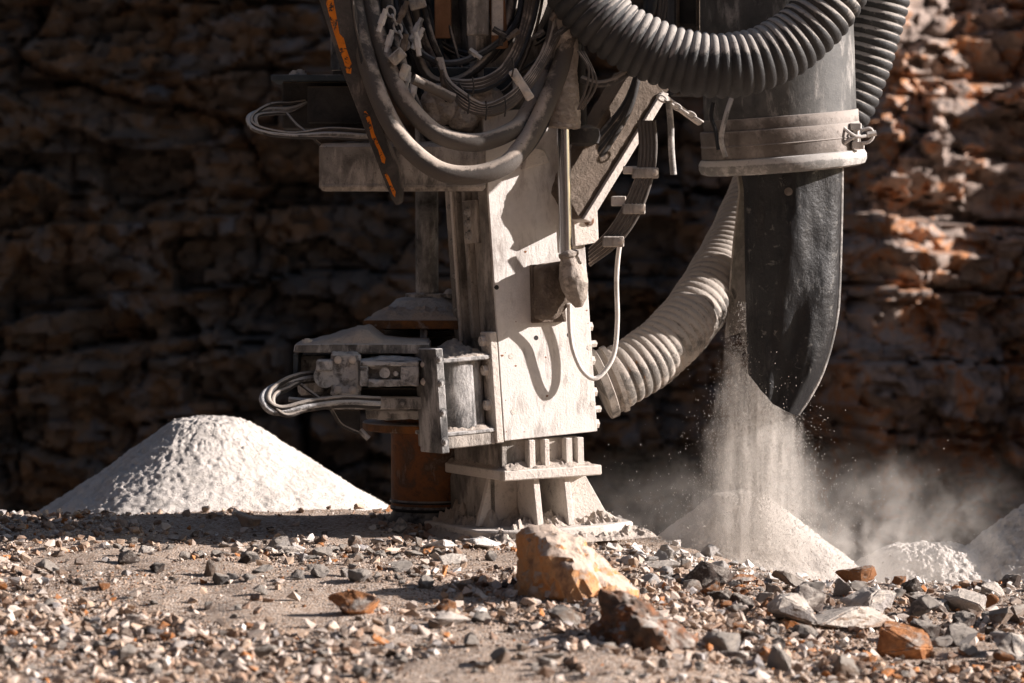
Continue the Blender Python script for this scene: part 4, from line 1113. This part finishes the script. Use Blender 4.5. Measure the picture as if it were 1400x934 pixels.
# gravel: uncountable
def gravel(name, n, sub, rlo, rhi, seed, protos_n=14):
    g = np.random.default_rng(seed)
    P = [hullrock(900 + seed * 31 + i, 8 if sub == 1 else 11, (1, .8, .6)) for i in range(protos_n)]
    D = g.uniform(6.55, 10.95, n * 2); hw = .19 * D + .1
    x = g.uniform(-1, 1, n * 2) * hw; y = D - 10
    cr = .75 - .95 * sstep(.2, .95, x)
    keep = (y < cr + .22); x, y = x[keep][:n], y[keep][:n]; n = len(x)
    # clusters, thinner patches of trodden fines
    dens = fbm(x * 1.6, y * 1.6, 0, 15, 3) - (2.4 if sub > 1 else .6) * np.exp(-((x + .8) / .5) ** 2 - ((y + 1.4) / .45) ** 2)
    keep = g.uniform(size=n) < np.clip(.75 + 1.0 * dens + .3 * sstep(.2, 1, x), .05, 1); x, y = x[keep], y[keep]; n = len(x)
    fc = np.array([FOOTC.x, FOOTC.y]); keep = ((x - fc[0]) ** 2 + (y - fc[1]) ** 2 > .3 ** 2) ; x, y = x[keep], y[keep]; n = len(x)
    z = hg(x, y); r = rlo + (rhi - rlo) * g.power(.55, n) ** (1.6 if sub == 1 else 1.9)
    vs, fs, cs = [], [], []; base = 0
    pal = 1.12 * np.array([(.46, .38, .32), (.53, .46, .40), (.36, .26, .19), (.23, .15, .105), (.1, .075, .06), (.34, .14, .05), (.56, .52, .48), (.26, .24, .23)])
    pw = np.array([.24, .07, .30, .20, .09, .04, .01, .05])
    which = g.integers(0, protos_n, n)
    for k in range(protos_n):
        ii = np.where(which == k)[0]; m = len(ii)
        if not m: continue
        v, f = P[k]; nv = len(v)
        q = g.normal(size=(m, 4)); q /= np.linalg.norm(q, axis=1, keepdims=True)
        a, b, c, d = q.T
        Rm = np.stack([1 - 2 * (c * c + d * d), 2 * (b * c - a * d), 2 * (b * d + a * c), 2 * (b * c + a * d), 1 - 2 * (b * b + d * d), 2 * (c * d - a * b), 2 * (b * d - a * c), 2 * (c * d + a * b), 1 - 2 * (b * b + c * c)], -1).reshape(m, 3, 3)
        vv = np.einsum('mij,nj->mni', Rm, v) * r[ii][:, None, None]
        vv[..., 2] *= .8
        vv += np.stack([x[ii], y[ii], z[ii] + r[ii] * .3], -1)[:, None, :]
        vs.append(vv.reshape(-1, 3)); fs.append((f[None] + (base + np.arange(m) * nv)[:, None, None]).reshape(-1, 3)); base += m * nv
        # rusty and dark stones are commoner on the right bank
        sel = g.choice(len(pal), m, p=pw); rt = (x[ii] > .7) & (g.uniform(size=m) < .25); sel[rt] = g.choice([3, 4, 5], rt.sum())
        wh = (x[ii] > .3) & (y[ii] > -.55) & (g.uniform(size=m) < .6); sel[wh] = 6
        c3 = pal[sel] * g.uniform(.8, 1.2, (m, 1))
        cs.append(np.repeat(np.concatenate([c3, np.ones((m, 1))], 1), nv, 0))
    V = np.concatenate(vs); Fc = np.concatenate(fs); C = np.concatenate(cs)
    me = bpy.data.meshes.new(name); me.vertices.add(len(V)); me.vertices.foreach_set('co', V.astype(np.float32).ravel())
    me.loops.add(Fc.size); me.loops.foreach_set('vertex_index', Fc.ravel().astype(np.int32)); me.polygons.add(len(Fc))
    me.polygons.foreach_set('loop_start', (np.arange(len(Fc)) * 3).astype(np.int32)); me.polygons.foreach_set('loop_total', np.full(len(Fc), 3, np.int32))
    me.update(calc_edges=True)
    ca = me.color_attributes.new('stone', 'FLOAT_COLOR', 'POINT'); ca.data.foreach_set('color', C.astype(np.float32).ravel())
    me.polygons.foreach_set('use_smooth', [False] * len(me.polygons))
    m = bpy.data.materials.new('gravel_' + name); m.use_nodes = True; nt = m.node_tree; b = nt.nodes['Principled BSDF']
    a_ = nt.nodes.new('ShaderNodeAttribute'); a_.attribute_name = 'stone'
    tc = nt.nodes.new('ShaderNodeTexCoord').outputs['Object']
    nn = nz(nt, tc, 90, 4, .7)
    nt.links.new(mix(nt, ramp(nt, [(.5, g3(0)), (.7, g3(.6))], nn), a_.outputs['Color'], (.5, .44, .38)), b.inputs['Base Color'])
    b.inputs['Roughness'].default_value = .95; b.inputs['Specular IOR Level'].default_value = .15
    bp = nt.nodes.new('ShaderNodeBump'); bp.inputs['Distance'].default_value = .003; bp.inputs['Strength'].default_value = .8
    nt.links.new(nz(nt, tc, 220, 4, .7), bp.inputs['Height']); nt.links.new(bp.outputs[0], b.inputs['Normal'])
    me.materials.append(m)
    o = bpy.data.objects.new(name, me); col.objects.link(o)
    return finish(o, None, None, None, 'stuff')
g1 = gravel('gravel', 105000, 1, .0026, .0085, 5)
finish(g1, 'fine pale and tan gravel covering the quarry floor', 'gravel')
g2 = gravel('coarse_gravel', 26000, 2, .006, .033, 6)
finish(g2, 'coarse broken stones lying all over the quarry floor', 'gravel')

# ------------------------------------------------------------------ dust piles
def pile(name, cx_, cy_, rad, h, label, top=0.0, seed=1, lump=.006, ell=1.0, stones=0, flat=.12):
    na, nr = 420, 190
    a = np.linspace(0, 2 * math.pi, na); t = np.linspace(0, 1, nr)
    A, T = np.meshgrid(a, t, indexing='ij')
    rr = rad * (1 + .06 * np.cos(A * 2 + seed) + .04 * np.cos(A * 3 + 2 * seed) + .03 * fbm(np.cos(A) * 2, np.sin(A) * 2, 0, seed))
    X = cx_ + np.cos(A) * rr * T; Y = cy_ + np.sin(A) * rr * T * ell
    prof_ = np.clip((1 - T), 0, 1)
    prof_ = np.where(T < flat, 1 - flat * .9 - (T / flat) ** 2 * flat * .1 + 0 * T, prof_) 
    prof_ = prof_ - .10 * np.sin(T * math.pi) * T
    g0 = float(hg(cx_, cy_, False)) - .06 * T
    Z = h * prof_ + g0 - .02
    n = lump * (fbm(X * 14, Y * 14, 0, seed, 3) + .8 * fbm(X * 60, Y * 60, 0, seed + 4, 3, .8) - .9 * (vnoise(X * 75, Y * 75, 2, seed + 6) > .55))
    # slumps and crusts
    n = n + lump * .5 * np.clip(vnoise(X * 38, Y * 38, 3, seed + 8), .25, 1) 
    Z = Z + n * np.minimum(1, (1 - T) * 12 + .2)
    return grid_mesh(name, X, Y, Z, M['powder'], label=label, cat='dust pile', group='heaps of drill dust')
p1 = pile('dust_pile', W(285, 0, 11.95).x, 1.95, 1.12, .575, 'tall white cone of drill dust left of the drill on the gravel', seed=3, lump=.0045, flat=.15)
p2 = pile('dust_pile', W(1012, 0, 10.75).x, .75, .74, .47, 'white heap growing under the falling dust below the rubber sleeve', seed=5, lump=.004)
p3 = pile('dust_pile', W(1275, 0, 10.8).x, .85, .78, .36, 'low lumpy white heap between the middle heap and the right edge', seed=8, lump=.007, flat=.22)
p4 = pile('dust_pile', W(1465, 0, 10.9).x, .9, .95, .56, 'white dust slope cut off by the right edge of the photo', seed=11, lump=.008)

# ------------------------------------------------------------------ falling dust
def volmat(name, build):
    m = bpy.data.materials.new(name); m.use_nodes = True; nt = m.node_tree; nt.nodes.clear()
    out_ = nt.nodes.new('ShaderNodeOutputMaterial'); v = nt.nodes.new('ShaderNodeVolumePrincipled')
    v.inputs['Color'].default_value = (.93, .88, .82, 1); v.inputs['Anisotropy'].default_value = .2
    tc = nt.nodes.new('ShaderNodeTexCoord').outputs['Object']
    sx = nt.nodes.new('ShaderNodeSeparateXYZ'); nt.links.new(tc, sx.inputs[0])
    nt.links.new(build(nt, tc, sx.outputs), v.inputs['Density']); nt.links.new(v.outputs[0], out_.inputs['Volume'])
    return m
ztop = W(0, 420, 10.5).z; zbot = -.2; sxc = W(1034, 0, 10.5).x; SY = .5
def stream_density(nt, tc, s):
    # distance from the axis over the local radius
    zn = mth(nt, 'ADD', s[2], (ztop - zbot) / 2)                               # 0 at the bottom .. .66 top
    rad = mth(nt, 'MAXIMUM', mth(nt, 'MINIMUM', mth(nt, 'SUBTRACT', .26, mth(nt, 'MULTIPLY', zn, .12)), mth(nt, 'SUBTRACT', .47, mth(nt, 'MULTIPLY', zn, .52))), .03)
    off = mth(nt, 'MULTIPLY', mth(nt, 'MAXIMUM', mth(nt, 'SUBTRACT', zn, .58), 0.0), .36)
    xx = mth(nt, 'ADD', s[0], off)
    d = mth(nt, 'SQRT', mth(nt, 'ADD', mth(nt, 'MULTIPLY', xx, xx), mth(nt, 'MULTIPLY', s[1], s[1])))
    fall = ramp(nt, [(.3, g3(1)), (.7, g3(.5)), (1, g3(0))], mth(nt, 'ADD', mth(nt, 'DIVIDE', d, rad), mth(nt, 'MULTIPLY', mth(nt, 'SUBTRACT', nz(nt, tc, 1.0, 3, .6, .3, (16, 16, 5)), .5), 1.1)))
    n1 = nz(nt, tc, 1.0, 4, .6, .5, (26, 26, 2.2)); n2 = nz(nt, tc, 22, 6, .75, .6)
    r1 = ramp(nt, [(.46, g3(0.0)), (.57, g3(1))], n1); r2 = ramp(nt, [(.38, g3(.2)), (.62, g3(1))], n2)
    top_ = ramp(nt, [(.80, g3(1)), (.98, g3(0))], mth(nt, 'DIVIDE', zn, ztop - zbot)); fall = mth(nt, 'MULTIPLY', fall, top_)
    return mth(nt, 'MULTIPLY', mth(nt, 'MULTIPLY', mth(nt, 'MULTIPLY', fall, r1), r2), 17.0)
mb = MB().prof((sxc, SY, zbot), (0, 0, 1), [(.33, 0), (.31, .1), (.29, .35), (.26, ztop - zbot)], 32)
link('falling_dust', mb.v, mb.f, volmat('falling_dust', stream_density), None, 'stream of pale dust falling from the black rubber sleeve', 0, 'dust', None, 'stuff', origin=(sxc, SY, (zbot + ztop) / 2))
def cloud_density(nt, tc, s):
    n1 = nz(nt, tc, 4.2, 7, .66, 1.6); n2 = nz(nt, tc, 1.6, 3, .6, .5)
    r1 = ramp(nt, [(.47, g3(0)), (.66, g3(1))], n1)
    lid = ramp(nt, [(.05, g3(1)), (.29, g3(0))], s[2])
    zf = ramp(nt, [(0, g3(1)), (.3, g3(.4)), (1, g3(0))], mth(nt, 'ADD', mth(nt, 'DIVIDE', mth(nt, 'ADD', s[2], .30), .62), mth(nt, 'MULTIPLY', mth(nt, 'SUBTRACT', n2, .5), 1.4)))
    ex = mth(nt, 'DIVIDE', s[0], .88); ey = mth(nt, 'DIVIDE', s[1], .42)
    e = mth(nt, 'SUBTRACT', 1.0, mth(nt, 'ADD', mth(nt, 'MULTIPLY', ex, ex), mth(nt, 'MULTIPLY', ey, ey)), True)
    return mth(nt, 'MULTIPLY', mth(nt, 'MULTIPLY', mth(nt, 'MULTIPLY', mth(nt, 'ADD', r1, .015), zf), e), mth(nt, 'MULTIPLY', mth(nt, 'MULTIPLY', n2, lid), 22.0))
ccx = 1.0
mb = MB().prof((0, 0, -.30), (0, 0, 1), [(1, 0), (1, .62)], 40)
V_ = [(ccx + p[0] * .88, .5 + p[1] * .42, p[2]) for p in mb.v]
link('dust_cloud', V_, mb.f, volmat('drifting_dust', cloud_density), None, 'thin dust cloud drifting low around the white heaps at the right', 0, 'dust', None, 'stuff', origin=(ccx, .5, 0))
# flying grains in the stream
n = 24000; g = np.random.default_rng(3)
t = g.uniform(0, 1, n) ** .8; z = ztop + .02 - t * (ztop - zbot); rd = np.interp(t, [0, .2, .45, 1], [.03, .1, .17, .21]) * np.abs(g.normal(0, .6, n)) ; an = g.uniform(0, 6.28, n)
x = sxc - .1 * np.clip(.3 - t, 0, 1) + rd * np.cos(an); y = SY + rd * np.sin(an)
k = n // 12; x[:k] = sxc + g.normal(0, .3, k); z[:k] = zbot + np.abs(g.normal(0, .22, k)); y[:k] = g.normal(.2, .2, k)
s_ = g.uniform(.0005, .0014, n); tet = np.array([(1, 1, 1), (1, -1, -1), (-1, 1, -1), (-1, -1, 1)])
V = (np.stack([x, y, z], -1)[:, None, :] + tet[None] * s_[:, None, None] * np.array([1, 1, 1.8])).reshape(-1, 3)
tf = np.array([(0, 1, 2), (0, 3, 1), (0, 2, 3), (1, 3, 2)]); Fc = (tf[None] + (np.arange(n) * 4)[:, None, None]).reshape(-1, 3)
link('flying_grains', V.tolist(), Fc.tolist(), M['powder'], None, 'pale grains spraying out of the dust stream', 0, 'dust', None, 'stuff')
